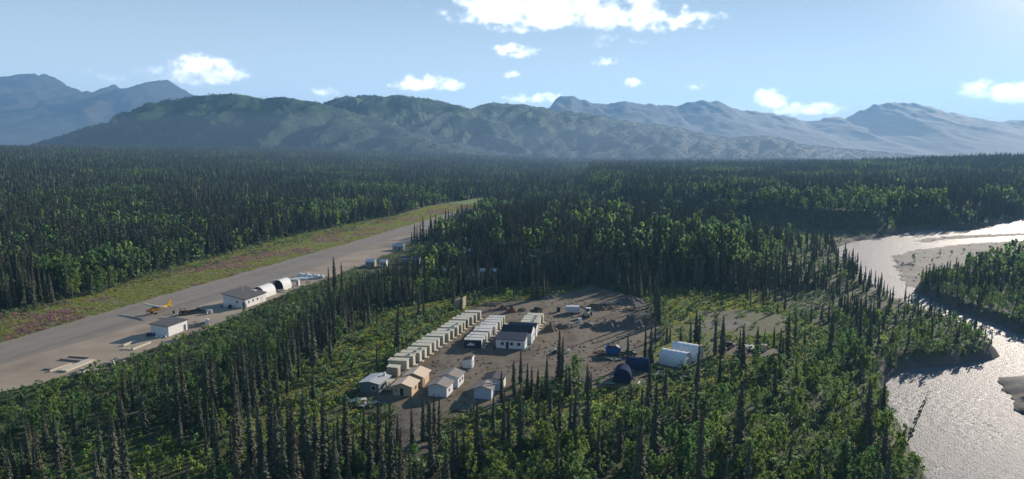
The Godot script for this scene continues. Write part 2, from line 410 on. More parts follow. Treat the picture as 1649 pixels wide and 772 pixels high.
func sheet(called: String, poly: PackedVector2Array, cell: float, ragged: float, hf: Callable, colf: Callable, material: Material, grow := 0.0) -> MeshInstance3D:
	# the part of a fine grid that lies inside an outline made ragged by noise; triangles on the edge are cut
	var lo := poly[0]
	var hi := poly[0]
	for q in poly:
		lo = lo.min(q)
		hi = hi.max(q)
	lo -= Vector2.ONE * (ragged + cell + grow)
	hi += Vector2.ONE * (ragged + cell + grow)
	var nx := int((hi.x - lo.x) / cell) + 2
	var nz := int((hi.y - lo.y) / cell) + 2
	var f := PackedFloat32Array()
	var v := PackedVector3Array()
	var c := PackedColorArray()
	f.resize(nx * nz); v.resize(nx * nz); c.resize(nx * nz)
	for j in nz:
		for i in nx:
			var x := lo.x + i * cell
			var z := lo.y + j * cell
			var k := j * nx + i
			f[k] = sd(poly, Vector2(x, z)) + grow + (noise.get_noise_2d(x * 7.0, z * 7.0) + 0.6 * noise.get_noise_2d(x * 22.0, z * 22.0)) * ragged
			v[k] = Vector3(x, 0, z)
			if f[k] > -2.0 * cell:
				v[k].y = hf.call(x, z, f[k])
				c[k] = colf.call(x, z, f[k])
	var g := Geo.new()
	var flat := func(k: int) -> Vector3:
		var i := k % nx
		var j := k / nx
		if i == 0 or j == 0 or i == nx - 1 or j == nz - 1: return Vector3.UP
		return (v[k + nx] - v[k - nx]).cross(v[k + 1] - v[k - 1]).normalized() if f[k - 1] > -2.0 * cell and f[k + 1] > -2.0 * cell and f[k - nx] > -2.0 * cell and f[k + nx] > -2.0 * cell else Vector3.UP
	for j in nz - 1:
		for i in nx - 1:
			var a := j * nx + i
			for t in [[a, a + 1, a + nx], [a + 1, a + nx + 1, a + nx]]:
				if f[t[0]] <= 0 and f[t[1]] <= 0 and f[t[2]] <= 0: continue
				var ps := []
				for e in 3:
					var p: int = t[e]
					var q: int = t[(e + 1) % 3]
					if f[p] > 0: ps.append([v[p], flat.call(p), c[p]])
					if (f[p] > 0) != (f[q] > 0):
						var s := f[p] / (f[p] - f[q])
						ps.append([v[p].lerp(v[q], s), flat.call(p if f[p] > 0 else q), c[p if f[p] > 0 else q]])
				for e in range(1, ps.size() - 1):
					for w in [ps[0], ps[e], ps[e + 1]]:
						g.v.append(w[0]); g.n.append(w[1]); g.c.append(w[2])
	var o := put(called, g, material)
	o.set_meta("kind", "structure")
	return o

func fb(x: float, z: float, s: float) -> float:     # 0..1, patchy
	return clampf(0.5 + 0.55 * noise.get_noise_2d(x * s, z * s) + 0.35 * noise.get_noise_2d(x * s * 3.1 + 400.0, z * s * 3.1), 0.0, 1.0)

func mixc(a: Color, b: Color, t: float) -> Color:
	return a.lerp(b, clampf(t, 0.0, 1.0))

func make_land() -> void:
	var xs := axis(-11500, -215, 235, 11500, 3.0, 1.075)
	var zs := axis(-10800, -560, -70, 300, 3.0, 1.075)
	var land := func(p: Vector3, _m: Vector3) -> Color:
		var c := mixc(Color(0.06, 0.072, 0.032), Color(0.11, 0.12, 0.05), fb(p.x, p.z, 3.0))
		if p.x > 60.0 and p.z > -700.0 and p.y < -0.9:
			c = mixc(c, Color(0.15, 0.135, 0.115), smooth(-0.9, -2.2, p.y))
		if p.z < -1500.0: c = mixc(c, Color(0.06, 0.085, 0.04), fb(p.x, p.z, 0.3))
		if p.z < -660.0: c = mixc(c, Color(0.13, 0.18, 0.065), clearing(p.x, p.z))
		return c
	var o := put_mesh("ground", grid_mesh(xs, zs, ground, land, M.soil))
	tag(o, "forest floor of the valley", "", "", "structure")

	var flat := func(y: float) -> Callable: return func(_x: float, _z: float, _f: float) -> float: return y
	sheet("verge", VERGE, 3.0, 2.5, flat.call(0.02), func(x: float, z: float, f: float) -> Color:
		var c := mixc(Color(0.18, 0.23, 0.07), Color(0.31, 0.3, 0.14), fb(x, z, 4.0))
		c = mixc(c, Color(0.34, 0.22, 0.2), smooth(0.4, 0.62, fb(x + 90.0, z, 1.6)) * smooth(4.0, 16.0, f) * 0.8)
		c = mixc(c, Color(0.2, 0.29, 0.09), smooth(-655.0, -690.0, z))
		return c, M.soil)
	sheet("apron", APRON, 2.0, 1.6, flat.call(0.035), func(x: float, z: float, _f: float) -> Color:
		var c := mixc(Color(0.38, 0.3, 0.215), Color(0.54, 0.44, 0.33), fb(x, z, 5.0))
		return mixc(c, Color(0.2, 0.16, 0.12), smooth(0.55, 0.85, fb(x, z + 70.0, 2.2)) * 0.5), M.gravel)
	sheet("airstrip", RUNWAY, 2.0, 1.2, flat.call(0.05), func(x: float, z: float, f: float) -> Color:
		var along := (x + 150.0) * 0.97 + (z + 206.0) * 0.243          # across the strip
		var c := mixc(Color(0.27, 0.235, 0.195), Color(0.35, 0.305, 0.255), fb(x, z, 3.0))
		c = mixc(c, Color(0.37, 0.325, 0.275), smooth(0.4, 0.75, 0.5 + 0.5 * noise.get_noise_2d(along * 16.0, z * 0.5)) * 0.75)
		c = mixc(c, Color(0.19, 0.165, 0.14), smooth(0.55, 0.8, 0.5 + 0.5 * noise.get_noise_2d(along * 26.0 + 70.0, z * 0.35)) * 0.5)
		return mixc(Color(0.34, 0.3, 0.23), c, smooth(0.3, 4.0, f)), M.gravel)
	var dirt := func(x: float, z: float, f: float) -> Color:
		var c := mixc(Color(0.19, 0.135, 0.095), Color(0.33, 0.255, 0.19), fb(x, z, 7.0))
		c = mixc(c, Color(0.11, 0.075, 0.05), smooth(0.5, 0.8, fb(x, z + 300.0, 5.0)) * 0.75)
		c = mixc(c, Color(0.3, 0.27, 0.225), smooth(0.5, 0.9, fb(x + 50.0, z * 0.4, 10.0)) * 0.5)
		for k in RUTS.size():
			var line: PackedVector2Array = RUTS[k]
			var best := 99.0
			for i in line.size() - 1:
				best = minf(best, Geometry2D.get_closest_point_to_segment(Vector2(x, z), line[i], line[i + 1]).distance_to(Vector2(x, z)))
			best += noise.get_noise_2d(x * 8.0, z * 8.0) * 0.9
			c = mixc(c, Color(0.36, 0.3, 0.235), smooth(3.2, 1.6, best) * 0.55)
			c = mixc(c, Color(0.13, 0.092, 0.065), (smooth(0.55, 0.2, absf(best - 0.95))) * 0.6)
		c = Color(c.r * 0.74, c.g * 0.76, c.b * 0.7)
		return mixc(Color(0.1, 0.105, 0.05), c, smooth(0.0, 3.0, f + 2.0 * noise.get_noise_2d(x * 30.0, z * 30.0)))
	sheet("camp_yard", CAMP, 1.0, 3.6, flat.call(0.03), dirt, M.gravel)
	sheet("mud_clearing", MUD, 1.0, 2.6, func(x: float, z: float, f: float) -> float: return 0.02 + 0.5 * smooth(0.5, 3.0, f) * fb(x, z, 25.0), func(x: float, z: float, _f: float) -> Color:
		return mixc(Color(0.1, 0.08, 0.06), Color(0.2, 0.17, 0.135), fb(x, z, 14.0)), M.soil)
	sheet("field", FIELD, 1.5, 3.0, flat.call(0.02), func(x: float, z: float, _f: float) -> Color:
		var c := mixc(Color(0.09, 0.115, 0.042), Color(0.16, 0.175, 0.07), fb(x, z, 9.0))
		return mixc(c, Color(0.17, 0.145, 0.105), smooth(0.5, 0.75, fb(x, z + 120.0, 6.0)) * 0.8), M.soil)
	for q in MEADOWS:
		sheet("meadow", q, 1.5, 2.5, flat.call(0.015), func(x: float, z: float, _f: float) -> Color:
			return mixc(Color(0.07, 0.085, 0.035), Color(0.18, 0.2, 0.07), fb(x, z, 14.0)), M.soil)
	sheet("gravel_pad", PAD, 1.5, 2.0, flat.call(0.035), func(x: float, z: float, _f: float) -> Color:
		return mixc(Color(0.13, 0.13, 0.115), Color(0.21, 0.2, 0.18), fb(x, z, 12.0)), M.gravel)
	sheet("junk_yard", YARD, 1.2, 2.0, flat.call(0.035), dirt, M.gravel)

	var bar_names := ["gravel_bar", "gravel_bar", "gravel_shore", "gravel_bar"]
	for k in BARS.size():
		sheet(bar_names[k], BARS[k], 2.0 if k == 3 else 3.5, 2.5 if k == 3 else 4.0, func(x: float, z: float, f: float) -> float:
			return -5.4 + (2.2 if k == 3 else 0.75) * smooth(-3.0, 6.0 if k == 3 else 14.0, f) + 0.35 * fb(x, z, 6.0) * smooth(0.0, 10.0, f), func(x: float, z: float, f: float) -> Color:
			var c := mixc(Color(0.2, 0.185, 0.16), Color(0.3, 0.28, 0.25), fb(x, z, 6.0))
			c = mixc(c, Color(0.15, 0.14, 0.1), smooth(0.55, 0.8, fb(x, z + 200.0, 3.0)) * 0.6)
			return mixc(Color(0.12, 0.11, 0.095), c, smooth(1.0, 5.0, f)), M.gravel)

	var wave := func(x: float, z: float) -> float:
		var a := noise.get_noise_2d(x * 38.0 + z * 9.0, z * 30.0 - x * 6.0)
		var b := noise.get_noise_2d(x * 85.0 - 300.0, z * 70.0)
		var rough := 0.35 + 0.65 * smooth(0.35, 0.7, fb(x, z, 2.4))
		return WATER + rough * (0.26 * (0.5 - absf(a) * 1.6) + 0.12 * b)
	var grey := func(_p: Vector3, _n: Vector3) -> Color: return Color.WHITE
	var nearx := PackedFloat32Array()
	for i in 230: nearx.append(51.0 + i * 0.7)
	var nearz := PackedFloat32Array()
	for i in 283: nearz.append(-294.0 + i * 0.7)
	var river := put_mesh("river", grid_mesh(nearx, nearz, wave, grey, M.water))
	tag(river, "silty grey river", "", "", "structure")
	var farx := axis(50, 150, 420, 1100, 4.0, 1.1)
	var farz := axis(-950, -640, -298, -294, 4.0, 1.1)
	var river2 := put_mesh("river", grid_mesh(farx, farz, func(x: float, z: float) -> float: return WATER + 0.08 * noise.get_noise_2d(x * 20.0, z * 20.0), grey, M.water))
	tag(river2, "silty grey river above the bend", "", "", "structure")
	var r3 := put_mesh("river", grid_mesh(PackedFloat32Array([15, 150, 250]), PackedFloat32Array([-97, 0, 140]), func(_x: float, _z: float) -> float: return WATER, grey, M.water))
	tag(r3, "silty grey river", "", "", "structure")

# ---------------------------------------------------------------- far relief
func ridge_height(line: Array, x: float) -> float:
	if x <= line[0].x or x >= line[line.size() - 1].x: return -60.0
	for i in line.size() - 1:
		if x <= line[i + 1].x:
			var t: float = (x - line[i].x) / (line[i + 1].x - line[i].x)
			return lerpf(line[i].y, line[i + 1].y, t)
	return -60.0

var HILLS := [
	[-3000.0, 1000.0, [Vector2(-2300, 20), Vector2(-2040, 50), Vector2(-1905, 76), Vector2(-1796, 107), Vector2(-1658, 162), Vector2(-1548, 214), Vector2(-1413, 262), Vector2(-1306, 277), Vector2(-1121, 279), Vector2(-1016, 269), Vector2(-910, 261), Vector2(-805, 240), Vector2(-595, 178), Vector2(-384, 112), Vector2(-172, 59), Vector2(100, 10)]],
	[-3500.0, 1100.0, [Vector2(-1500, 10), Vector2(-1384, 44), Vector2(-1159, 180), Vector2(-940, 268), Vector2(-815, 304), Vector2(-630, 319), Vector2(-445, 299), Vector2(-322, 278), Vector2(-199, 243), Vector2(17, 152), Vector2(234, 90), Vector2(600, 10)]],
	[-4000.0, 1500.0, [Vector2(-700, 40), Vector2(-584, 112), Vector2(-369, 232), Vector2(-210, 280), Vector2(-86, 304), Vector2(125, 287), Vector2(266, 259), Vector2(479, 235), Vector2(656, 200), Vector2(834, 182), Vector2(977, 154), Vector2(1155, 116), Vector2(1240, 104), Vector2(1298, 108), Vector2(1440, 118), Vector2(1547, 98), Vector2(1620, 72), Vector2(1870, 45), Vector2(2229, 12), Vector2(2700, -20)]],
]

func foothill(x: float, z: float) -> float:
	var h := -30.0
	for k in 3:
		var zr: float = HILLS[k][0]
		var w: float = HILLS[k][1]
		var line: Array = HILLS[k][2]
		var bend := 60.0 * noise.get_noise_2d(x * 0.25 + k * 700.0, z * 0.1)
		var d := z - zr - bend
		var wf := w if d > 0 else w * 0.8
		var t := absf(d) / wf
		if t >= 1.0: continue
		var top := ridge_height(line, x + d * 0.18)
		var spur := 1.0 - absf(soft.get_noise_2d(x * 0.6 + d * 0.26 + 50.0 * k, d * 0.17 + k * 313.0)) * 2.0
		var fall := 1.0 - smooth(0.0, 1.0, t)
		fall = pow(fall, 1.05) - (0.42 - 0.42 * spur) * (0.55 if k == 2 else 1.0) * sin(PI * clampf(t * 1.2 + 0.04, 0.0, 1.0)) * 0.8
		var hh := (top + 40.0) * fall - 40.0 + 3.0 * soft.get_noise_2d(x, z)
		h = maxf(h, hh) + 4.0 * exp(-absf(h - hh) / 12.0) - 4.0 * exp(-absf(h - hh) / 12.0)
	return h

func make_far() -> void:
	var xs := PackedFloat32Array()
	var x := -2700.0
	while x < 2800.0: xs.append(x); x += 17.0
	var zs := PackedFloat32Array()
	var z := -5300.0
	while z < -1950.0:
		zs.append(z)
		z += 30.0 if z < -4000.0 else 19.0
	var green := func(p: Vector3, m: Vector3) -> Color:
		var c := mixc(Color(0.01, 0.046, 0.018), Color(0.016, 0.062, 0.022), fb(p.x, p.z, 1.3))
		c = mixc(c, Color(0.055, 0.12, 0.03), smooth(0.4, 0.75, fb(p.x + 500.0, p.z, 0.55)) * smooth(60.0, 220.0, p.y))
		return mixc(c, Color(0.025, 0.055, 0.022), smooth(0.75, 0.55, m.y) * 0.3)
	var o := put_mesh("foothill", grid_mesh(xs, zs, foothill, green, M.rock))
	tag(o, "rounded wooded foothill across the valley", "", "", "structure")

	var ranges := [
		["mountain_range", -7800.0, 3300.0, "bare rocky range behind the foothill", [Vector2(-10075, 476), Vector2(-8775, 443), Vector2(-7769, 333), Vector2(-7044, 570), Vector2(-6487, 638), Vector2(-6067, 705), Vector2(-5650, 765), Vector2(-5473, 826), Vector2(-5333, 853), Vector2(-5232, 832), Vector2(-5129, 839), Vector2(-4900, 719), Vector2(-4635, 604), Vector2(-4491, 685), Vector2(-4384, 732), Vector2(-4353, 698), Vector2(-4284, 691), Vector2(-4189, 597), Vector2(-4080, 671), Vector2(-3970, 765), Vector2(-3799, 772), Vector2(-3667, 691), Vector2(-3521, 617), Vector2(-3201, 435), Vector2(-2799, 197), Vector2(-2390, 59), Vector2(-1950, 34)]],
		["mountain_range", -6830.0, 2700.0, "pale blue mountain range at the valley head", [Vector2(-780, 34), Vector2(-269, 59), Vector2(33, 269), Vector2(364, 435), Vector2(423, 506), Vector2(483, 536), Vector2(603, 530), Vector2(755, 477), Vector2(936, 453), Vector2(1056, 483), Vector2(1297, 465), Vector2(1448, 447), Vector2(1599, 429), Vector2(1688, 465), Vector2(1838, 494), Vector2(2019, 477), Vector2(2203, 399), Vector2(2567, 364), Vector2(2873, 287), Vector2(3023, 310), Vector2(3141, 346), Vector2(3235, 305), Vector2(3350, 376), Vector2(3526, 453), Vector2(3705, 471), Vector2(3947, 459), Vector2(4070, 424), Vector2(4255, 376), Vector2(4440, 334), Vector2(4686, 287), Vector2(4983, 300), Vector2(5417, 268), Vector2(5890, 329), Vector2(6501, 294), Vector2(7475, 346), Vector2(8775, 216)]],
	]
	for r in ranges:
		var zr: float = r[1]
		var w: float = r[2]
		var line: Array = r[4]
		var hf := func(px: float, pz: float) -> float:
			var d := pz - zr
			var t := absf(d) / (w if d > 0 else w * 0.5)
			var warp := 170.0 * noise.get_noise_2d(px * 0.077, pz * 0.077) * smooth(0.0, 0.25, t)
			var top := ridge_height(line, px + d * 0.1 + warp) + 24.0 * ridged.get_noise_2d(px * 0.5, d * 0.15)
			var fall := pow(clampf(1.0 - t, 0.0, 1.0), 1.35)
			var rid := ridged.get_noise_2d(px * 0.17 + d * 0.045, pz * 0.085)
			return (top + 70.0) * (fall + (0.2 if zr < -7000.0 else 0.07) * rid * sin(PI * minf(1.0, t * 1.5)) * (1.0 - t)) - 70.0
		var rock := func(p: Vector3, m: Vector3) -> Color:
			var c := mixc(Color(0.035, 0.03, 0.032), Color(0.075, 0.052, 0.047) if zr < -7000.0 else Color(0.05, 0.04, 0.04), fb(p.x, p.z, 0.18))
			c = mixc(c, Color(0.03, 0.04, 0.025), smooth(420.0, 230.0, p.y + 170.0 * noise.get_noise_2d(p.x * 0.23, p.z * 0.23)))
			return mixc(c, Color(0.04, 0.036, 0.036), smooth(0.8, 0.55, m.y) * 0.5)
		var mx := PackedFloat32Array()
		var q: float = line[0].x
		while q < line[line.size() - 1].x:
			mx.append(q)
			q += 26.0
		var mz := PackedFloat32Array()
		q = zr - w * 0.5
		while q < zr + w:
			mz.append(q)
			q += 42.0
		tag(put_mesh(r[0], grid_mesh(mx, mz, hf, rock, M.rock)), r[3], "", "", "structure")

func make_valley_haze() -> void:
	for q in [[Vector3(1900, 0, -3000), Vector3(4600, 460, 3200), 0.00007], [Vector3(100, 0, -2350), Vector3(7400, 330, 2900), 0.000055]]:
		var f := FogVolume.new()
		f.name = numbered("valley_haze")
		f.shape = RenderingServer.FOG_VOLUME_SHAPE_ELLIPSOID
		f.size = q[1]
		f.position = q[0]
		var m := FogMaterial.new()
		m.albedo = Color(0.72, 0.82, 0.95)
		m.density = q[2]
		f.material = m
		add_child(f)
		tag(f, "thin evening haze lying in the valley", "", "", "stuff")

# ---------------------------------------------------------------- plants
func spruce(h: float, r: float, whorls: int, per: int, seed_: int, dead := 0.0, trunk := true) -> Geo:
	var k := RandomNumberGenerator.new()
	k.seed = seed_
	var g := Geo.new()
	var lean := Vector3(k.randf_range(-0.03, 0.03) * h, 0, k.randf_range(-0.03, 0.03) * h)
	var base := h * k.randf_range(0.03, 0.08)
	var gap := h / whorls
	for i in whorls:
		var t := float(i) / whorls
		var y := lerpf(base, h * 0.99, pow(t, 0.95))
		var rr := r * (pow(1.0 - t, 0.8) + 0.06) * k.randf_range(0.85, 1.12) * (1.0 + 0.07 * sin(t * 17.0 + seed_))
		if t < 0.15: rr *= 0.75 + t * 1.6
		var turn := k.randf() * TAU
		for j in per:
			if k.randf() < dead: continue
			var a := turn + TAU * j / per + k.randf_range(-0.4, 0.4)
			var l := rr * k.randf_range(0.6, 1.2)
			var dirv := Vector3(cos(a), 0, sin(a))
			var side := Vector3(-sin(a), 0, cos(a)) * (l * 0.2 + 0.05) * k.randf_range(0.8, 1.3)
			var o := lean * (y / h) + Vector3(0, y + k.randf_range(-0.5, 0.5) * gap, 0)
			var tip := o + dirv * l + Vector3.DOWN * l * k.randf_range(0.35, 0.8)
			var mid := o + dirv * l * 0.55 + Vector3.DOWN * l * 0.12
			var s := k.randf_range(0.75, 1.2)
			var c := Color(0.096 * s, 0.112 * s, 0.074 * s)
			if k.randf() < 0.2: c = Color(0.1 * s, 0.092 * s, 0.064 * s)
			var hang := Vector3.DOWN * (gap * 0.9 + l * 0.12)
			g.tri(o, mid + side + hang, tip, c)
			g.tri(o, tip, mid - side + hang, c)
	if trunk: g.tube(Vector3(0, -0.5, 0), lean * 0.97 + Vector3(0, h * 0.96, 0), 0.008 * h + 0.03, 0.02, 4, Color(0.12, 0.1, 0.08), false)
	return g

func conifer_far(h: float, r: float, tiers: int, seed_: int) -> Geo:
	var k := RandomNumberGenerator.new()
	k.seed = seed_
	var g := Geo.new()
	for i in tiers:
		var t := float(i) / tiers
		var y0 := h * lerpf(0.02, 0.8, t)
		var y1 := minf(h, y0 + h * 0.42)
		var rr := r * pow(1.0 - t, 0.8)
		var turn := k.randf() * TAU
		for j in 4:
			var a := turn + TAU * j / 4.0 + k.randf_range(-0.4, 0.4)
			var b := a + TAU / 4.0 * k.randf_range(0.7, 1.3)
			var s := k.randf_range(0.75, 1.2)
			var ra := rr * k.randf_range(0.7, 1.25)
			g.tri(Vector3(0, y1, 0), Vector3(cos(a) * ra, y0 - k.randf() * 0.06 * h, sin(a) * ra), Vector3(cos(b) * rr, y0 + k.randf() * 0.05 * h, sin(b) * rr), Color(0.112 * s, 0.12 * s, 0.08 * s))
	return g

func leafy(h: float, r: float, clumps: int, per: int, leaf: float, seed_: int, trunk := true, low := 0.25) -> Geo:
	var k := RandomNumberGenerator.new()
	k.seed = seed_
	var g := Geo.new()
	for i in clumps:
		var t := pow((i + 0.5) / clumps, 0.8)
		var y := h * lerpf(low, 0.95, t)
		var rr := r * sqrt(maxf(0.05, 1.0 - pow(absf(t - 0.38) / 0.68, 2.2)))
		var a := k.randf() * TAU
		var o := Vector3(cos(a), 0, sin(a)) * rr * k.randf_range(0.1, 1.0) + Vector3(0, y, 0)
		var cr := r * k.randf_range(0.22, 0.44) * (1.15 - 0.5 * t)
		var s0 := k.randf_range(0.75, 1.2)
		for j in per:
			var d := Vector3(k.randfn(), k.randfn() * 1.2, k.randfn()).normalized()
			var p := o + d * Vector3(cr, cr * 1.35, cr) * pow(k.randf(), 0.45)
			var u := Vector3(k.randfn(), k.randfn(), k.randfn()).normalized()
			var w := u.cross(Vector3(k.randfn(), k.randfn(), k.randfn())).normalized()
			var l := leaf * k.randf_range(0.6, 1.3)
			var s := s0 * k.randf_range(0.85, 1.15)
			var c := Color(0.138 * s, 0.22 * s, 0.075 * s)
			g.tri(p - u * l * 0.5, p + w * l * 0.42, p + u * l * 0.5, c)
			g.tri(p - u * l * 0.5, p + u * l * 0.5, p - w * l * 0.42, c)
		if trunk and i % 2 == 0:
			g.tube(Vector3(0, h * low * 0.8, 0), o, 0.012 * h * 0.5, 0.02, 3, Color(0.25, 0.23, 0.19), false)
	if trunk: g.tube(Vector3(0, -0.4, 0), Vector3(0, h * 0.75, 0), 0.012 * h + 0.02, 0.03, 4, Color(0.25, 0.23, 0.19), false)
	return g

func clearing(x: float, z: float) -> float:
	return smooth(0.3, 0.42, noise.get_noise_2d(x * 0.55 + 2000.0, z * 1.1)) * smooth(-680.0, -760.0, z)

var blocked: Array = []

func is_blocked(x: float, z: float) -> bool:
	for b in blocked:
		if b[1].has_point(Vector2(x, z)) and within(b[0], x, z): return true
	for s in SPOTS:
		if absf(x - s[0]) < s[2] and z - s[1] > s[2] * -0.8 and z - s[1] < s[2] * 2.4: return true
	return false

func wet(x: float, z: float) -> bool:
	return x > 25.0 and z > -960.0 and within(CHANNEL, x, z)

func scatter(called: String, label: String, meshes: Array, lots: Array) -> void:
	# lots: [position, turn, scale, tall, colour]; one MultiMesh per mesh shape, all of one mass
	var buckets := []
	for m in meshes: buckets.append(PackedFloat32Array())
	for k in lots.size():
		var l: Array = lots[k]
		var b: PackedFloat32Array = buckets[k % meshes.size()]
		var s: float = l[2]
		var cs := cos(l[1]) * s
		var sn := sin(l[1]) * s
		var p: Vector3 = l[0]
		var col: Color = l[4]
		b.append_array([cs, 0.0, sn, p.x, 0.0, s * l[3], 0.0, p.y, -sn, 0.0, cs, p.z, col.r, col.g, col.b, 1.0])
		buckets[k % meshes.size()] = b
	for i in meshes.size():
		if buckets[i].is_empty(): continue
		var mm := MultiMesh.new()
		mm.transform_format = MultiMesh.TRANSFORM_3D
		mm.use_colors = true
		mm.mesh = meshes[i]
		mm.instance_count = buckets[i].size() / 16
		mm.buffer = buckets[i]
		var o := MultiMeshInstance3D.new()
		o.multimesh = mm
		o.name = numbered(called)
		add_child(o)
		tag(o, label, "", "", "stuff")

var MARKS := [[-111, -218, "the flat roofed white shed"], [-102, -259, "the steep roofed office"], [-100, -274, "the joined arched shelter"], [-97, -288, "the open mouthed shelter"], [-119, -184, "the wide plank stack"], [-112, -178, "the broken lumber"], [-34, -165, "the slate blue cabin"], [-25, -165, "the plywood cabins"], [-16, -164, "the brown roofed cabins"], [-6, -162, "the pale blue fronted cabin"], [-30, -184, "the near cream cabins"], [-23, -210, "the middle cream cabins"], [-15, -236, "the far cream cabins"], [-19, -253, "the tan lean-to shed"], [0, -201, "the slate roofed kitchen"], [13, -196, "the small utility vehicle"], [29, -194, "the blue skip"], [28, -172, "the nearer navy tent"], [34, -182, "the farther navy tent"], [45, -185, "the nearer white tent"], [51, -192, "the farther white tent"], [65, -200, "the black truck"], [74, -198, "the yellow tank"], [70, -229, "the gravel pad"], [-21, -142, "the mud clearing"], [-48, -140, "the yellow-green meadow"], [80, -134, "the leaning snag"], [157, -222, "the tip of the point"], [118, -200, "the shaded point bank"], [38, -177, "the pale firewood heap"], [47, -175, "the fallen grey logs"], [-128, -244, "the parked plane"], [-90, -308, "the white sacks"], [-30, -317, "the grey shed in the trees"], [-52, -352, "the long grey cabin"]]

func place_of(x: float, z: float) -> String:
	var best := 1e9
	var mark := ""
	for m in MARKS:
		var d := Vector2(x - m[0], z - m[1]).length()
		if d < best:
			best = d
			mark = m[2]
	if x < -150.0: return "across the airstrip from " + mark
	if best < 14.0: return "right by " + mark
	var side := "on the river side of " if x > 20.0 else "downhill from "
	if z < -230.0 and x > -90.0: side = "in the woods beyond "
	return (side if best < 32.0 else "farther off, nearest to ") + mark

var TONE_WORD := ["grey-brown", "dark", "rusty brown", "green"]
var LEAF_WORD := ["bright green", "mid green", "yellow-green", "dull green"]

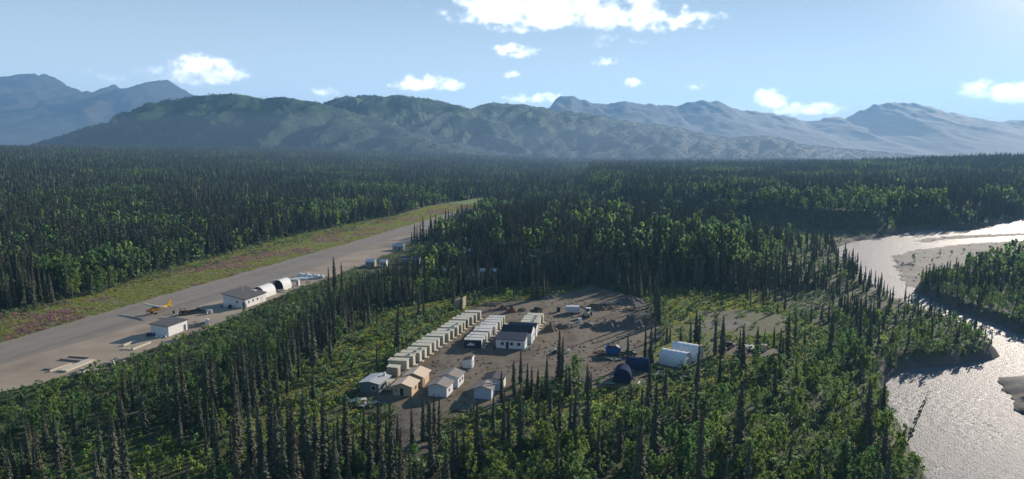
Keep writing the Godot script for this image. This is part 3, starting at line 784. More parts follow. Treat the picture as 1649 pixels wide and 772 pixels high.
func make_plants() -> void:
	for p in [RUNWAY, APRON, VERGE, CAMP, MUD, FIELD, YARD]:
		var r := Rect2(p[0], Vector2.ZERO)
		for q in p: r = r.expand(q)
		blocked.append([p, r])
	var near_s := []
	var near_l := []
	var mid_s := []
	var mid_l := []
	for h in HEROES:
		near_s.append([Vector3(h[0], ground(h[0], h[1]), h[1]), rng.randf() * TAU, h[2] / 12.0, rng.randf_range(0.95, 1.05), rng.randi() % 4])
	# near and middle ground, row by row away from the camera
	var z := -64.0
	while z > -640.0:
		var step := 2.9 if z > -330.0 else 3.7
		var half := 0.74 * -z * 1.32 + 30.0
		var x := -half
		while x < half:
			var px := x + rng.randf_range(-0.5, 0.5) * step
			var pz := z + rng.randf_range(-0.5, 0.5) * step
			x += step
			var roll := rng.randf()
			var d := noise.get_noise_2d(px * 2.6, pz * 2.6)
			var share := 0.10 + 0.85 * smooth(0.12, 0.42, noise.get_noise_2d(px * 1.1 + 900.0, pz * 1.1))
			var near_cam := pz > -215.0
			var fill := 0.62 + 0.5 * d
			if near_cam:
				share = (0.16 if px < -20.0 else 0.3) + 0.5 * smooth(-0.05, 0.35, noise.get_noise_2d(px * 2.2 + 900.0, pz * 2.2))
				fill = 0.58 + 0.5 * d
			var low_only := false
			var thin := false
			if not near_cam: share = 0.04 + 0.85 * smooth(0.24, 0.46, noise.get_noise_2d(px * 1.1 + 900.0, pz * 1.1)) if px > -130.0 else 0.08 + 0.8 * smooth(0.02, 0.32, noise.get_noise_2d(px * 1.1 + 900.0, pz * 1.1))
			for q in LEAFY:
				if within(q, px, pz):
					share = 0.86 if pz > -290.0 else 0.4
					fill = 0.62 if pz > -290.0 else 0.75
			for q in THIN:
				if within(q, px, pz):
					fill = 0.16 + 0.16 * d
					share = 0.6
					thin = true
			for q in BUSHY:
				if within(q, px, pz):
					fill = 0.75
					share = 1.0
					low_only = true
			for q in MEADOWS:
				if within(q, px, pz): fill = 0.03
			if within(LEAFY[0], px, pz): share = 0.93
			if px > 36.0 and px < 62.0 and pz < -150.0 and pz > -186.0:      # open ground before the white tents
				share = 1.0
				thin = true
			elif within(THIN[1], px, pz): share = 0.88
			if roll > fill: continue
			if is_blocked(px, pz) or wet(px, pz): continue
			var y := ground(px, pz)
			if y < -4.4: continue
			var p := Vector3(px, y, pz)
			var near := pz > -300.0
			var most := 99.0
			if px < -40.0 and pz > -420.0 and px > -215.0 - pz * -0.27: most = 0.9 + 0.25 * maxf(0.0, -sd(APRON, Vector2(px, pz)))
			if rng.randf() < share:
				var hh := 2.0 + 5.0 * pow(rng.randf(), 1.5)
				if pz < -300.0 or px < -170.0: hh = rng.randf_range(7.0, 13.0)
				if low_only: hh = rng.randf_range(1.4, 3.2)
				elif thin: hh = rng.randf_range(1.2, 3.6)
				if px > 105.0 and px < 178.0 and pz > -430.0: hh = minf(hh, 2.6 + 0.035 * Vector2(px - 157.0, pz + 222.0).length())
				if px > 176.0 and pz > -560.0 and pz < -180.0: hh = minf(hh, 4.0 + 0.05 * maxf(0.0, px - 190.0))
				hh = minf(hh, most * rng.randf_range(0.7, 1.0))
				var hue := noise.get_noise_2d(px * 3.0 + 40.0, pz * 3.0) + rng.randf_range(-0.25, 0.25)
				if within(LEAFY[0], px, pz): hue += 0.2
				(near_l if near else mid_l).append([p, rng.randf() * TAU, hh / 7.0, rng.randf_range(0.85, 1.25), 3 if hue < -0.22 else (1 if hue < 0.0 else (0 if hue < 0.24 else 2))])
			else:
				var hh := 6.0 + 9.5 * pow(rng.randf(), 0.8) * (1.0 + 0.3 * d)
				if px < -150.0: hh = hh * 1.12 + 2.0
				if thin: hh *= 0.72
				if px > 176.0 and pz > -560.0 and pz < -180.0: hh = minf(hh, 7.5)
				if px > 132.0 and px < 178.0 and pz > -400.0 and pz < -228.0 and rng.randf() < 0.55: continue
				if px > 105.0 and px < 178.0 and pz > -430.0: hh = minf(hh * 0.8, 4.2 + 0.06 * Vector2(px - 157.0, pz + 222.0).length())
				hh = minf(hh, most * rng.randf_range(0.7, 1.0))
				if hh < 3.0: continue
				(near_s if near else mid_s).append([p, rng.randf() * TAU, hh / 12.0, rng.randf_range(0.9, 1.15), rng.randi() % 4])
		z -= step
	var big := func(a: Array, b: Array) -> bool:
		var da: float = a[2] / -a[0].z if absf(a[0].x) < 0.76 * -a[0].z and a[0].z < -98.0 else 0.0
		var db: float = b[2] / -b[0].z if absf(b[0].x) < 0.76 * -b[0].z and b[0].z < -98.0 else 0.0
		return da > db
	near_s.sort_custom(big)
	near_l.sort_custom(big)
	# the largest 300 of each stand as things of their own
	var crowns := []
	var trunks := []
	for k in 8:
		var g := spruce(12.0, [1.1, 0.9, 1.3, 1.0, 1.45, 0.85, 1.15, 1.05][k], 54, 10, 100 + k, 0.08, false)
		var row := []
		for t in 4: row.append(g.mesh(M["needle%d" % t]))
		crowns.append(row)
		trunks.append(Geo.new().tube(Vector3(0, -0.5, 0), Vector3(0, 11.4, 0), 0.13, 0.02, 5, Color.WHITE, false).mesh(M.bark))
	for i in mini(300, near_s.size()):
		var s: Array = near_s[i]
		var t: int = s[4]
		var hgt: float = s[2] * s[3] * 12.0
		var v := i % 8
		var shape: String = ["slender", "thin", "full", "narrow", "broad", "spindly", "even", "ragged"][v]
		var size := "tall" if hgt > 13.0 else ("mid-height" if hgt > 9.0 else "short")
		var o := thing("spruce_tree", "%s %s %s spruce %s" % [size, shape, TONE_WORD[t], place_of(s[0].x, s[0].z)], "tree", s[0], s[1], "spruce trees around the camp")
		o.scale = Vector3(s[2], s[2] * s[3], s[2])
		put_mesh("crown", crowns[v][t], o)
		put_mesh("trunk", trunks[v], o)
	var lcrowns := []
	for k in 6:
		var g := leafy(7.0, [2.1, 1.7, 2.4, 1.9, 2.2, 1.6][k], 22, 30, 0.42, 200 + k, false)
		var row := []
		for t in 4: row.append(g.mesh(M["leaf%d" % t]))
		lcrowns.append(row)
	var stem := Geo.new()
	stem.tube(Vector3(0, -0.4, 0), Vector3(0.1, 3.2, 0), 0.11, 0.07, 5, Color.WHITE, false)
	for a in 5:
		var q := TAU * a / 5.0
		stem.tube(Vector3(0.1, 1.6 + 0.3 * a, 0), Vector3(cos(q) * 1.0, 3.6 + 0.5 * a, sin(q) * 1.0), 0.05, 0.02, 4, Color.WHITE, false)
	var stem_mesh := stem.mesh(M.pale_bark)
	for i in mini(300, near_l.size()):
		var s: Array = near_l[i]
		var t: int = s[4]
		var hgt: float = s[2] * s[3] * 7.0
		var v := i % 6
		var shape: String = ["rounded", "upright", "spreading", "bushy", "loose", "narrow"][v]
		var size := "tall" if hgt > 8.0 else ("mid-height" if hgt > 5.5 else "low")
		var o := thing("broadleaf_tree", "%s %s %s leafy tree %s" % [size, shape, LEAF_WORD[t], place_of(s[0].x, s[0].z)], "tree", s[0], s[1], "leafy trees around the camp")
		o.scale = Vector3(s[2], s[2] * s[3], s[2])
		put_mesh("crown", lcrowns[v][t], o)
		put_mesh("trunk", stem_mesh, o)
	# the rest as masses
	var tint := func(t: int, leaf: bool) -> Color:
		var s := rng.randf_range(0.78, 1.2)
		return (Color([1.0, 0.8, 0.72, 0.86][t] * s, [1.0, 0.85, 0.76, 0.98][t] * s, [1.0, 0.8, 0.7, 0.85][t] * s)) if not leaf else Color([1.0, 0.75, 1.08, 0.7][t] * s, [1.0, 0.8, 1.04, 0.8][t] * s, [1.0, 0.9, 0.8, 1.0][t] * s)
	var lots := []
	var all_near := []
	for i in range(300, near_s.size()): all_near.append([near_s[i][0], near_s[i][1], near_s[i][2], near_s[i][3], tint.call(near_s[i][4], false)])
	var near_meshes := []
	for k in 6: near_meshes.append(spruce(12.0, [1.15, 0.95, 1.3, 1.05, 1.45, 0.9][k], 40, 9, 300 + k, 0.08).mesh(M.needle))
	scatter("spruce_forest", "dense stand of slender spruces", near_meshes, all_near)
	lots = []
	for i in range(300, near_l.size()): lots.append([near_l[i][0], near_l[i][1], near_l[i][2], near_l[i][3], tint.call(near_l[i][4], true)])
	var leaf_meshes := []
	for k in 4: leaf_meshes.append(leafy(7.0, [2.1, 1.7, 2.4, 1.9][k], 16, 22, 0.52, 400 + k).mesh(M.leaf))
	scatter("broadleaf_woods", "leafy thickets among the spruces", leaf_meshes, lots)
	lots = []
	for s in mid_s: lots.append([s[0], s[1], s[2], s[3], tint.call(s[4], false)])
	var mid_meshes := []
	for k in 5: mid_meshes.append(spruce(12.0, [1.2, 1.0, 1.4, 1.1, 1.5][k], 20, 8, 500 + k, 0.05).mesh(M.needle))
	scatter("spruce_forest", "spruce forest in the middle distance", mid_meshes, lots)
	lots = []
	for s in mid_l: lots.append([s[0], s[1], s[2], s[3], tint.call(s[4], true)])
	var mleaf := []
	for k in 4: mleaf.append(leafy(7.0, [2.1, 1.7, 2.4, 1.9][k], 9, 12, 0.95, 600 + k).mesh(M.leaf))
	scatter("broadleaf_woods", "leafy trees in the middle distance", mleaf, lots)
	# far forest
	var far_s := []
	var far_l := []
	z = -640.0
	while z > -2700.0:
		var step := 4.6 * pow(-z / 640.0, 0.62)
		var half := 0.74 * -z * 1.3 + 40.0
		var x := -half
		while x < half:
			var px := x + rng.randf_range(-0.5, 0.5) * step
			var pz := z + rng.randf_range(-0.5, 0.5) * step
			x += step
			var d := noise.get_noise_2d(px * 1.2, pz * 1.2)
			if rng.randf() > 0.86 + 0.4 * d: continue
			if clearing(px, pz) > 0.5: continue
			if pz > -1000.0 and (is_blocked(px, pz) or wet(px, pz)): continue
			var p := Vector3(px, ground(px, pz), pz)
			var leaf := rng.randf() < 0.08 + 0.8 * smooth(0.1, 0.4, noise.get_noise_2d(px * 0.5 + 900.0, pz * 0.5))
			if leaf: far_l.append([p, rng.randf() * TAU, rng.randf_range(0.9, 1.6), rng.randf_range(0.9, 1.2), tint.call(rng.randi() % 4, true)])
			else: far_s.append([p, rng.randf() * TAU, rng.randf_range(0.7, 1.35) * (1.0 + 0.15 * step / 10.0), rng.randf_range(0.85, 1.1), tint.call(rng.randi() % 4, false)])
		z -= step
	var fs := []
	for k in 4: fs.append(conifer_far(12.0, [1.5, 1.3, 1.8, 1.5][k], 5, 700 + k).mesh(M.needle))
	scatter("spruce_forest", "far spruce forest on the valley floor", fs, far_s)
	var fl := []
	for k in 3: fl.append(leafy(7.0, 2.2, 6, 7, 1.6, 800 + k, false).mesh(M.leaf))
	scatter("broadleaf_woods", "far leafy trees on the valley floor", fl, far_l)
	# wooded hillside
	var hill := []
	for k in 60000:
		var px := rng.randf_range(-2500.0, 2600.0)
		var pz := rng.randf_range(-4050.0, -2000.0)
		if absf(px) > 0.78 * -pz: continue
		var h := foothill(px, pz)
		if h < -8.0: continue
		if rng.randf() > 0.95 - 0.75 * smooth(0.45, 0.75, fb(px + 500.0, pz, 0.55)) * smooth(60.0, 220.0, h): continue
		var s := rng.randf_range(0.8, 1.25)
		hill.append([Vector3(px, h - 1.0, pz), rng.randf() * TAU, rng.randf_range(0.8, 1.6), rng.randf_range(0.3, 0.55), Color(0.1 * s, 0.28 * s, 0.28 * s)])
	var hm := []
	for k in 3: hm.append(leafy(8.0, 3.6, 7, 7, 1.9, 900 + k, false, 0.1).mesh(M.needle))
	scatter("hillside_woods", "woods covering the foothill", hm, hill)
	# undergrowth
	var low := []
	z = -80.0
	while z > -600.0:
		var step := 1.9 if z > -250.0 else 3.0
		var half := 0.74 * -z * 1.22 + 16.0
		var x := -half
		while x < half:
			var px := x + rng.randf_range(-0.5, 0.5) * step
			var pz := z + rng.randf_range(-0.5, 0.5) * step
			x += step
			if rng.randf() > 0.55 + 0.6 * noise.get_noise_2d(px * 6.0, pz * 6.0): continue
			var edge := (px + 188.0) * -0.971 + (pz + 231.0) * -0.238 > -9.0 - 6.0 * noise.get_noise_2d(px * 4.0, pz * 4.0) and pz < -190.0 and not within(RUNWAY, px, pz)
			var weedy := rng.randf() < 0.3 and within(FIELD, px, pz)
			if (is_blocked(px, pz) and not edge and not weedy) or wet(px, pz): continue
			var y := ground(px, pz)
			if y < -3.6: continue
			var t := rng.randf_range(0.65, 1.2)
			var yel := smooth(0.1, 0.5, noise.get_noise_2d(px * 3.0 + 70.0, pz * 3.0))
			for q in MEADOWS:
				if within(q, px, pz):
					t *= 1.15
					yel = 1.0
			low.append([Vector3(px, y - 0.1, pz), rng.randf() * TAU, rng.randf_range(0.5, 1.25), rng.randf_range(0.6, 1.3), Color(t * lerpf(0.95, 1.25, yel), t * lerpf(0.95, 1.18, yel), t * lerpf(1.25, 0.8, yel))])
		z -= step
	var sm := []
	for k in 5: sm.append(leafy(1.7, 1.25, 7, 8, 0.5, 950 + k, false, 0.12).mesh(M.leaf))
	scatter("undergrowth", "low willow and alder bushes on the forest floor", sm, low)
	# stones and litter on the bare ground, driftwood willows on the bars
	var stones := []
	for k in 5200:
		var on_bar := k % 5 < 2
		var px := rng.randf_range(120.0, 420.0) if on_bar else rng.randf_range(-38.0, 54.0)
		var pz := rng.randf_range(-545.0, -140.0) if on_bar else rng.randf_range(-296.0, -148.0)
		var ok := false
		var py := 0.02
		if on_bar:
			for j in BARS.size():
				if within(BARS[j], px, pz): ok = sd(BARS[j], Vector2(px, pz)) > 5.0
			py = -4.6
			if within(BARS[3], px, pz): py = -3.4
		else: ok = within(CAMP, px, pz) and noise.get_noise_2d(px * 5.0, pz * 5.0) > -0.05
		if not ok: continue
		var s := rng.randf_range(0.5, 1.3)
		stones.append([Vector3(px, py, pz), rng.randf() * TAU, rng.randf_range(0.15, 0.5) * (1.6 if on_bar else 1.0), rng.randf_range(0.6, 1.0), Color(s, s * 0.95, s * 0.88)])
	var rock := []
	for k in 3:
		var kr := RandomNumberGenerator.new()
		kr.seed = 60 + k
		var rings := []
		for y in [[-0.3, 0.7], [0.15, 1.0], [0.6, 0.5]]:
			var ring := []
			for a in 6: ring.append(Vector3(cos(TAU * a / 6) * y[1] * kr.randf_range(0.7, 1.2), y[0] + kr.randf_range(-0.1, 0.1), sin(TAU * a / 6) * y[1] * kr.randf_range(0.7, 1.2)))
			rings.append(ring)
		rock.append(Geo.new().loft(rings, Color(0.2, 0.19, 0.175)).mesh(M.gravel))
	scatter("rubble", "loose stones on the dirt yard and the gravel bars", rock, stones)
	for k in 7:
		var p: Vector3 = [Vector3(226, -4.3, -384), Vector3(222, -4.3, -376), Vector3(233, -4.3, -378), Vector3(252, -4.4, -402), Vector3(262, -4.4, -407), Vector3(275, -4.4, -416), Vector3(213, -4.4, -362)][k]
		var v := [3, 0, 4, 2, 3, 0, 4][k] as int
		var o := thing("willow_bush", "%s willow bush on the gravel bar, %s" % [["large", "small", "low", "broad", "rounded", "thin", "dark"][k], ["tallest of the front clump", "left of the tallest one", "right of the tallest one", "first of the row at the back", "second of the row at the back", "third of the row at the back", "alone nearest the water"][k]], "bush", p, k * 1.3, "willow bushes on the gravel bar")
		o.scale = Vector3.ONE * [0.62, 0.3, 0.36, 0.45, 0.4, 0.42, 0.3][k]
		put_mesh("crown", lcrowns[v][3], o)
		put_mesh("trunk", stem_mesh, o)
	# grass and fireweed on the verge and the field
	var grass := []
	var weed := []
	for k in 60000:
		var a := rng.randf()
		var pz := lerpf(-185.0, -720.0, pow(a, 1.3))
		var px := -188.0 + (-231.0 - pz) * 0.245 + rng.randf_range(-14.0, 60.0)
		if not within(VERGE, px, pz) or within(RUNWAY, px, pz): continue
		var f := fb(px, pz, 5.0)
		var pink := smooth(0.5, 0.66, fb(px + 90.0, pz, 1.6))
		if rng.randf() > 0.45 + 0.6 * f: continue
		if rng.randf() < pink * 0.4:
			weed.append([Vector3(px, 0.0, pz), rng.randf() * TAU, rng.randf_range(0.6, 1.2), 1.0, Color.WHITE * rng.randf_range(0.8, 1.2)])
		else:
			var t := rng.randf_range(0.8, 1.2)
			grass.append([Vector3(px, 0.0, pz), rng.randf() * TAU, rng.randf_range(0.5, 1.2), rng.randf_range(0.5, 1.1), Color(t * lerpf(1.0, 1.5, f), t * lerpf(1.0, 1.15, f), t)])
	for k in 42000:
		var px := rng.randf_range(-90.0, 105.0)
		var pz := rng.randf_range(-300.0, -118.0)
		var ok := within(FIELD, px, pz) and not within(PAD, px, pz)
		if not ok:
			for q in THIN + MEADOWS: ok = ok or within(q, px, pz)
			ok = ok and not within(CAMP, px, pz) and not within(YARD, px, pz) and not within(MUD, px, pz)
		if not ok: continue
		var f := fb(px + 33.0, pz, 5.0)
		var t := rng.randf_range(0.8, 1.25)
		grass.append([Vector3(px, ground(px, pz), pz), rng.randf() * TAU, rng.randf_range(0.5, 1.15), rng.randf_range(0.4, 1.0), Color(t * lerpf(1.0, 1.9, f), t * lerpf(1.0, 1.5, f), t * 0.9)])
	var gm := []
	var wm := []
	for k in 3:
		var kr := RandomNumberGenerator.new()
		kr.seed = 40 + k
		var g := Geo.new()
		var w := Geo.new()
		for j in 10:
			var a := kr.randf() * TAU
			var o := Vector3(kr.randf_range(-0.5, 0.5), -0.05, kr.randf_range(-0.5, 0.5))
			var s := Vector3(cos(a), 0, sin(a)) * 0.16
			var tip := o + Vector3(kr.randf_range(-0.3, 0.3), kr.randf_range(0.25, 0.65), kr.randf_range(-0.3, 0.3))
			g.tri(o - s, tip, o + s, Color(0.17, 0.22, 0.06))
			w.tri(o - s, o + (tip - o) * 0.6, o + s, Color(0.13, 0.16, 0.06))
			w.tri(o + (tip - o) * 0.35 - s * 0.8, tip * 1.25, o + (tip - o) * 0.35 + s * 0.8, Color(0.26, 0.14, 0.17))
		gm.append(g.mesh(M.leaf))
		wm.append(w.mesh(M.leaf))
	scatter("grass", "rough grass on the airstrip verge and the clearings", gm, grass)
	scatter("fireweed", "pink fireweed flowering on the airstrip verge", wm, weed)

# ---------------------------------------------------------------- buildings
func gable(o: Node3D, w: float, d: float, h: float, rise: float, wall: Material, roof: Material, over := 0.35, z := 0.0) -> void:
	# gable ends face +z and -z
	put("wall", Geo.new().prism(PackedVector2Array([Vector2(-w / 2, -0.2), Vector2(w / 2, -0.2), Vector2(w / 2, h), Vector2(0, h + rise), Vector2(-w / 2, h)]), z - d / 2, z + d / 2), wall, o)
	var run := w / 2 + over
	var drop := rise * run / (w / 2)
	for s in [-1, 1]:
		var top := h + rise + 0.03
		put("roof", Geo.new().prism(PackedVector2Array([Vector2(s * 0.004, top), Vector2(s * run, top - drop), Vector2(s * run, top - drop + 0.13), Vector2(s * 0.004, top + 0.13)]), z - d / 2 - over, z + d / 2 + over), roof, o)

func mono(o: Node3D, w: float, d: float, hl: float, hr: float, wall: Material, roof: Material, over := 0.3, trim: Material = null, z := 0.0) -> void:
	# a single-pitch roof falling from -x to +x (or level)
	put("wall", Geo.new().prism(PackedVector2Array([Vector2(-w / 2, -0.2), Vector2(w / 2, -0.2), Vector2(w / 2, hr), Vector2(-w / 2, hl)]), z - d / 2, z + d / 2), wall, o)
	var s := (hr - hl) / w
	put("roof", Geo.new().prism(PackedVector2Array([Vector2(-w / 2 - over, hl - s * over + 0.02), Vector2(w / 2 + over, hr + s * over + 0.02), Vector2(w / 2 + over, hr + s * over + 0.17), Vector2(-w / 2 - over, hl - s * over + 0.17)]), z - d / 2 - over, z + d / 2 + over), roof, o)
	if trim:
		put("fascia", Geo.new().prism(PackedVector2Array([Vector2(-w / 2 - over, hl - s * over - 0.06), Vector2(w / 2 + over, hr + s * over - 0.06), Vector2(w / 2 + over, hr + s * over + 0.18), Vector2(-w / 2 - over, hl - s * over + 0.18)]), z + d / 2 + over + 0.003, z + d / 2 + over + 0.05), trim, o)

func opening(o: Node3D, called: String, at: Vector3, w: float, h: float, side: String, m: Material, frame: Material = null) -> void:
	var t := Transform3D(Basis(Vector3.UP, PI / 2 if side == "x" else 0.0), at)
	var g := Geo.new().box(Vector3(-w / 2, 0, -0.02), Vector3(w / 2, h, 0.03), Color.WHITE, t)
	var p := put(called, g, m, o)
	if frame:
		var f := Geo.new()
		f.box(Vector3(-w / 2 - 0.1, -0.1, -0.02), Vector3(-w / 2, h + 0.1, 0.07), Color.WHITE, t)
		f.box(Vector3(w / 2, -0.1, -0.02), Vector3(w / 2 + 0.1, h + 0.1, 0.07), Color.WHITE, t)
		f.box(Vector3(-w / 2, h, -0.02), Vector3(w / 2, h + 0.1, 0.07), Color.WHITE, t)
		f.box(Vector3(-w / 2, -0.1, -0.02), Vector3(w / 2, 0, 0.07), Color.WHITE, t)
		put("frame", f, frame, p)

func arch(w: float, h: float, k := 10, thick := 0.0) -> PackedVector2Array:
	var p := PackedVector2Array()
	for i in k + 1:
		var a := PI * i / k
		p.append(Vector2(cos(a) * (w / 2 - thick), pow(sin(a), 0.75) * (h - thick)))
	return p

func quonset(o: Node3D, w: float, d: float, h: float, cover: Material, end: Material, open := false) -> void:
	# barrel along z; the end faces +z
	var ribs := 5
	for i in ribs:
		var z0 := -d / 2 + d * i / ribs
		var z1 := -d / 2 + d * (i + 1) / ribs
		var g := Geo.new()
		var p := arch(w, h, 12)
		var sag := arch(w * 0.985, h * 0.985, 12)
		for k in 12:
			var mid := Vector3(0, h * 0.3, (z0 + z1) / 2)
			for part in [[p, z0, sag, (z0 + z1) / 2], [sag, (z0 + z1) / 2, p, z1]]:
				g.quadc(Vector3(part[0][k].x, part[0][k].y, part[1]), Vector3(part[0][k + 1].x, part[0][k + 1].y, part[1]), Vector3(part[2][k + 1].x, part[2][k + 1].y, part[3]), Vector3(part[2][k].x, part[2][k].y, part[3]), Color.WHITE, mid)
		put("cover", g, cover, o)
	var q := arch(w, h, 12, 0.12)
	put("end_wall", Geo.new().prism(q, -d / 2 + 0.1, -d / 2 + 0.16), end, o)
	if not open: put("end_wall", Geo.new().prism(q, d / 2 - 0.16, d / 2 - 0.1), end, o)
	else:
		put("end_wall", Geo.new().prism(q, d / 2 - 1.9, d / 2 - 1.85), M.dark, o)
	var hoop := Geo.new()
	for k in 12:
		var a := arch(w, h, 12)
		hoop.tube(Vector3(a[k].x, a[k].y, d / 2), Vector3(a[k + 1].x, a[k + 1].y, d / 2), 0.08, 0.08, 4)
	put("hoop", hoop, M.steel if open else cover, o)

const YAW := -0.19
var ORD := ["first", "second", "third", "fourth", "fifth", "sixth", "seventh", "eighth", "ninth", "tenth", "eleventh", "twelfth", "thirteenth", "fourteenth", "fifteenth", "sixteenth", "seventeenth"]

func box_cabin(called: String, label: String, at: Vector3, wall: Material, roof: Material, w := 5.2, d := 2.5, h := 2.5) -> Node3D:
	var o := thing(called, label, "cabin", at, YAW * 0.8)
	mono(o, w, d, h, h, wall, roof, 0.1)
	opening(o, "door", Vector3(w / 2, 0.1, 0.2), 0.8, 1.9, "x", M.offwhite, M.white_wall)
	put("step", Geo.new().box(Vector3(w / 2 + 0.05, -0.1, -0.4), Vector3(w / 2 + 0.9, 0.18, 0.8)), M.lumber, o)
	o.rotation.y += 0.05 * sin(at.z * 3.7)
	o.position.x += 0.22 * sin(at.z * 5.3)
	if fmod(absf(at.z), 3.0) < 1.7: put("vent", Geo.new().tube(Vector3(-w * 0.25, h + 0.1, -0.3), Vector3(-w * 0.25, h + 0.75, -0.3), 0.1, 0.1, 6), M.steel, o)
	else: put("heater_box", Geo.new().box(Vector3(w * 0.15, h + 0.16, -0.4), Vector3(w * 0.3, h + 0.5, 0.3)), M.steel, o)
	put("skid", Geo.new().box(Vector3(-w / 2 + 0.05, -0.2, d / 2 - 0.2), Vector3(w / 2 - 0.05, 0.06, d / 2 + 0.05)), M.old_wood, o)
	return o

func make_camp() -> void:
	# the long row of cream cabins
	for i in 17:
		var worn := i in [9, 11, 12, 13]
		var extra: String = "weathered tan" if worn else "cream"
		var o := box_cabin("cream_cabin", "%s box cabin, %s from the near end of the long left row" % [extra, ORD[i]], Vector3(-30.6 + i * 1.05, 0.03, -181.6 - i * 3.38), M.tan_wall if worn else M.cream_wall, M.cream_roof, 5.2 + 0.15 * ((i * 7) % 3), 2.45, 2.45 + 0.1 * ((i * 5) % 3))
		o.set_meta("group", "cream cabins of the long left row")
	for i in 10:
		var dark := i == 0
		var o := box_cabin("white_cabin", ("navy-fronted cabin with a white emblem at the near end of the middle row" if dark else "off-white box cabin, %s from the near end of the middle row" % ORD[i]), Vector3(-11.7 + i * 0.74, 0.03, -201.4 - i * 3.05), M.cream_wall if i in [7, 8, 9] else M.offwhite, M.offwhite, 5.2, 2.2, 2.5 + 0.12 * ((i * 3) % 3) + (0.25 if i in [3, 4] else 0.0))
		o.set_meta("group", "cabins of the middle row")
		if dark:
			put("front_panel", Geo.new().box(Vector3(-2.6, 0.0, 1.103), Vector3(2.6, 2.42, 1.14)), M.navy_paint, o)
			var e := Geo.new()
			for q in [[-1.75, -0.75, 0.25, 0.62], [-1.2, -0.2, 0.3, 0.95], [-0.6, 0.5, 0.22, 0.6]]:
				e.prism(PackedVector2Array([Vector2(q[0], 1.0), Vector2(q[1], 1.0), Vector2((q[0] + q[1]) / 2.0 + 0.15, 1.0 + q[3])]), 1.145, 1.155 + q[2] * 0.02)
			e.prism(PackedVector2Array([Vector2(-1.9, 0.85), Vector2(0.6, 0.85), Vector2(0.6, 0.98), Vector2(-1.9, 0.98)]), 1.145, 1.16)
			put("emblem", e, M.white_wall, o)
	for i in 4:
		var o := box_cabin("cream_cabin", "cream box cabin in the short row behind the dark roofs, %s from the near end" % ORD[i], Vector3(5.6 + i * 0.78, 0.03, -221.5 - i * 3.2), M.cream_wall, M.cream_roof, 5.4, 2.6, 2.75)
		o.set_meta("group", "cream cabins behind the dark roofed buildings")
	# the dark-roofed buildings
	var kitchen := thing("camp_kitchen", "low white building with slate blue roof, nearest of the dark roofed buildings", "building", Vector3(-0.1, 0.03, -202.2), YAW)
	put("wall", Geo.new().prism(PackedVector2Array([Vector2(2.2, -0.2), Vector2(2.2, 2.7), Vector2(-2.2, 3.7), Vector2(-2.2, -0.2)]), -4.4, 4.4, Color.WHITE, Transform3D(Basis(Vector3.UP, -PI / 2), Vector3.ZERO)), M.white_wall, kitchen)
	put("roof", Geo.new().prism(PackedVector2Array([Vector2(2.6, 2.63), Vector2(2.6, 2.8), Vector2(-2.3, 3.91), Vector2(-2.3, 3.75)]), -4.6, 4.55, Color.WHITE, Transform3D(Basis(Vector3.UP, -PI / 2), Vector3.ZERO)), M.navy_roof, kitchen)
	for x in [-2.4, 0.4, 2.6]: opening(kitchen, "window", Vector3(x, 1.0, 2.2), 0.9, 0.9, "z", M.glass, M.white_wall)
	opening(kitchen, "door", Vector3(-0.9, 0.05, 2.2), 0.9, 2.0, "z", M.navy_paint, M.white_wall)
	opening(kitchen, "window", Vector3(4.4, 1.2, 0.3), 0.8, 0.8, "x", M.glass, M.white_wall)
	var hall := thing("mess_hall", "taller white building with black roof behind the slate blue roofed one", "building", Vector3(1.9, 0.03, -208.6), YAW)
	gable_x(hall, 9.4, 6.2, 3.5, 1.35, M.white_wall, M.dark_roof)
	opening(hall, "door", Vector3(4.7, 0.1, 0.8), 0.9, 2.0, "x", M.offwhite, M.white_wall)
	opening(hall, "window", Vector3(4.7, 1.5, -1.4), 0.9, 0.9, "x", M.glass, M.white_wall)
	opening(hall, "vent", Vector3(4.7, 3.7, 0.0), 0.5, 0.4, "x", M.steel)
	var store := thing("store_building", "white building with grey roof behind the black roofed hall", "building", Vector3(3.6, 0.03, -215.6), YAW)
	gable_x(store, 9.0, 4.8, 2.9, 0.9, M.white_wall, M.navy_roof)
	opening(store, "window", Vector3(4.5, 1.2, 0.0), 0.9, 0.9, "x", M.glass, M.white_wall)
	# small things round the kitchen
	for q in [[4.4, -198.6, "white_drum", "white drum by the right corner of the slate roofed building", M.white_wall], [5.3, -199.4, "grey_drum", "grey drum by the right corner of the slate roofed building", M.steel], [-5.2, -199.6, "dark_drum", "dark drum at the left corner of the slate roofed building", M.dark]]:
		drum(q[2], q[3], Vector3(q[0], 0.03, q[1]), q[4])
	# near cabins
	var grey := thing("grey_cabin", "slate blue cabin with pale metal roof beside the plywood cabins", "cabin", Vector3(-34.0, 0.0, -165.6), YAW * 1.4)
	gable(grey, 5.0, 6.4, 2.5, 0.45, M.slate_wall, M.metal_roof, 0.3)
	opening(grey, "window", Vector3(1.1, 0.9, 3.2), 1.1, 1.0, "z", M.glass, M.white_wall)
	opening(grey, "window", Vector3(2.5, 1.0, 0.6), 0.8, 0.8, "x", M.glass, M.white_wall)
	opening(grey, "door", Vector3(2.5, 0.1, -1.6), 0.8, 1.9, "x", M.offwhite, M.white_wall)
	put("chimney", Geo.new().box(Vector3(1.2, 2.6, -2.6), Vector3(1.7, 3.7, -2.1)), M.white_wall, grey)
	var lean := thing("porch_frame", "bare lumber porch frame against the slate blue cabin", "porch", Vector3(-30.4, 0.03, -165.5), YAW * 1.4)
	for q in [[-0.5, -1.3], [0.6, -1.3], [-0.5, 1.0], [0.6, 1.0]]: put("post", Geo.new().box(Vector3(q[0] - 0.07, 0, q[1] - 0.07), Vector3(q[0] + 0.07, 2.0, q[1] + 0.07)), M.lumber, lean)
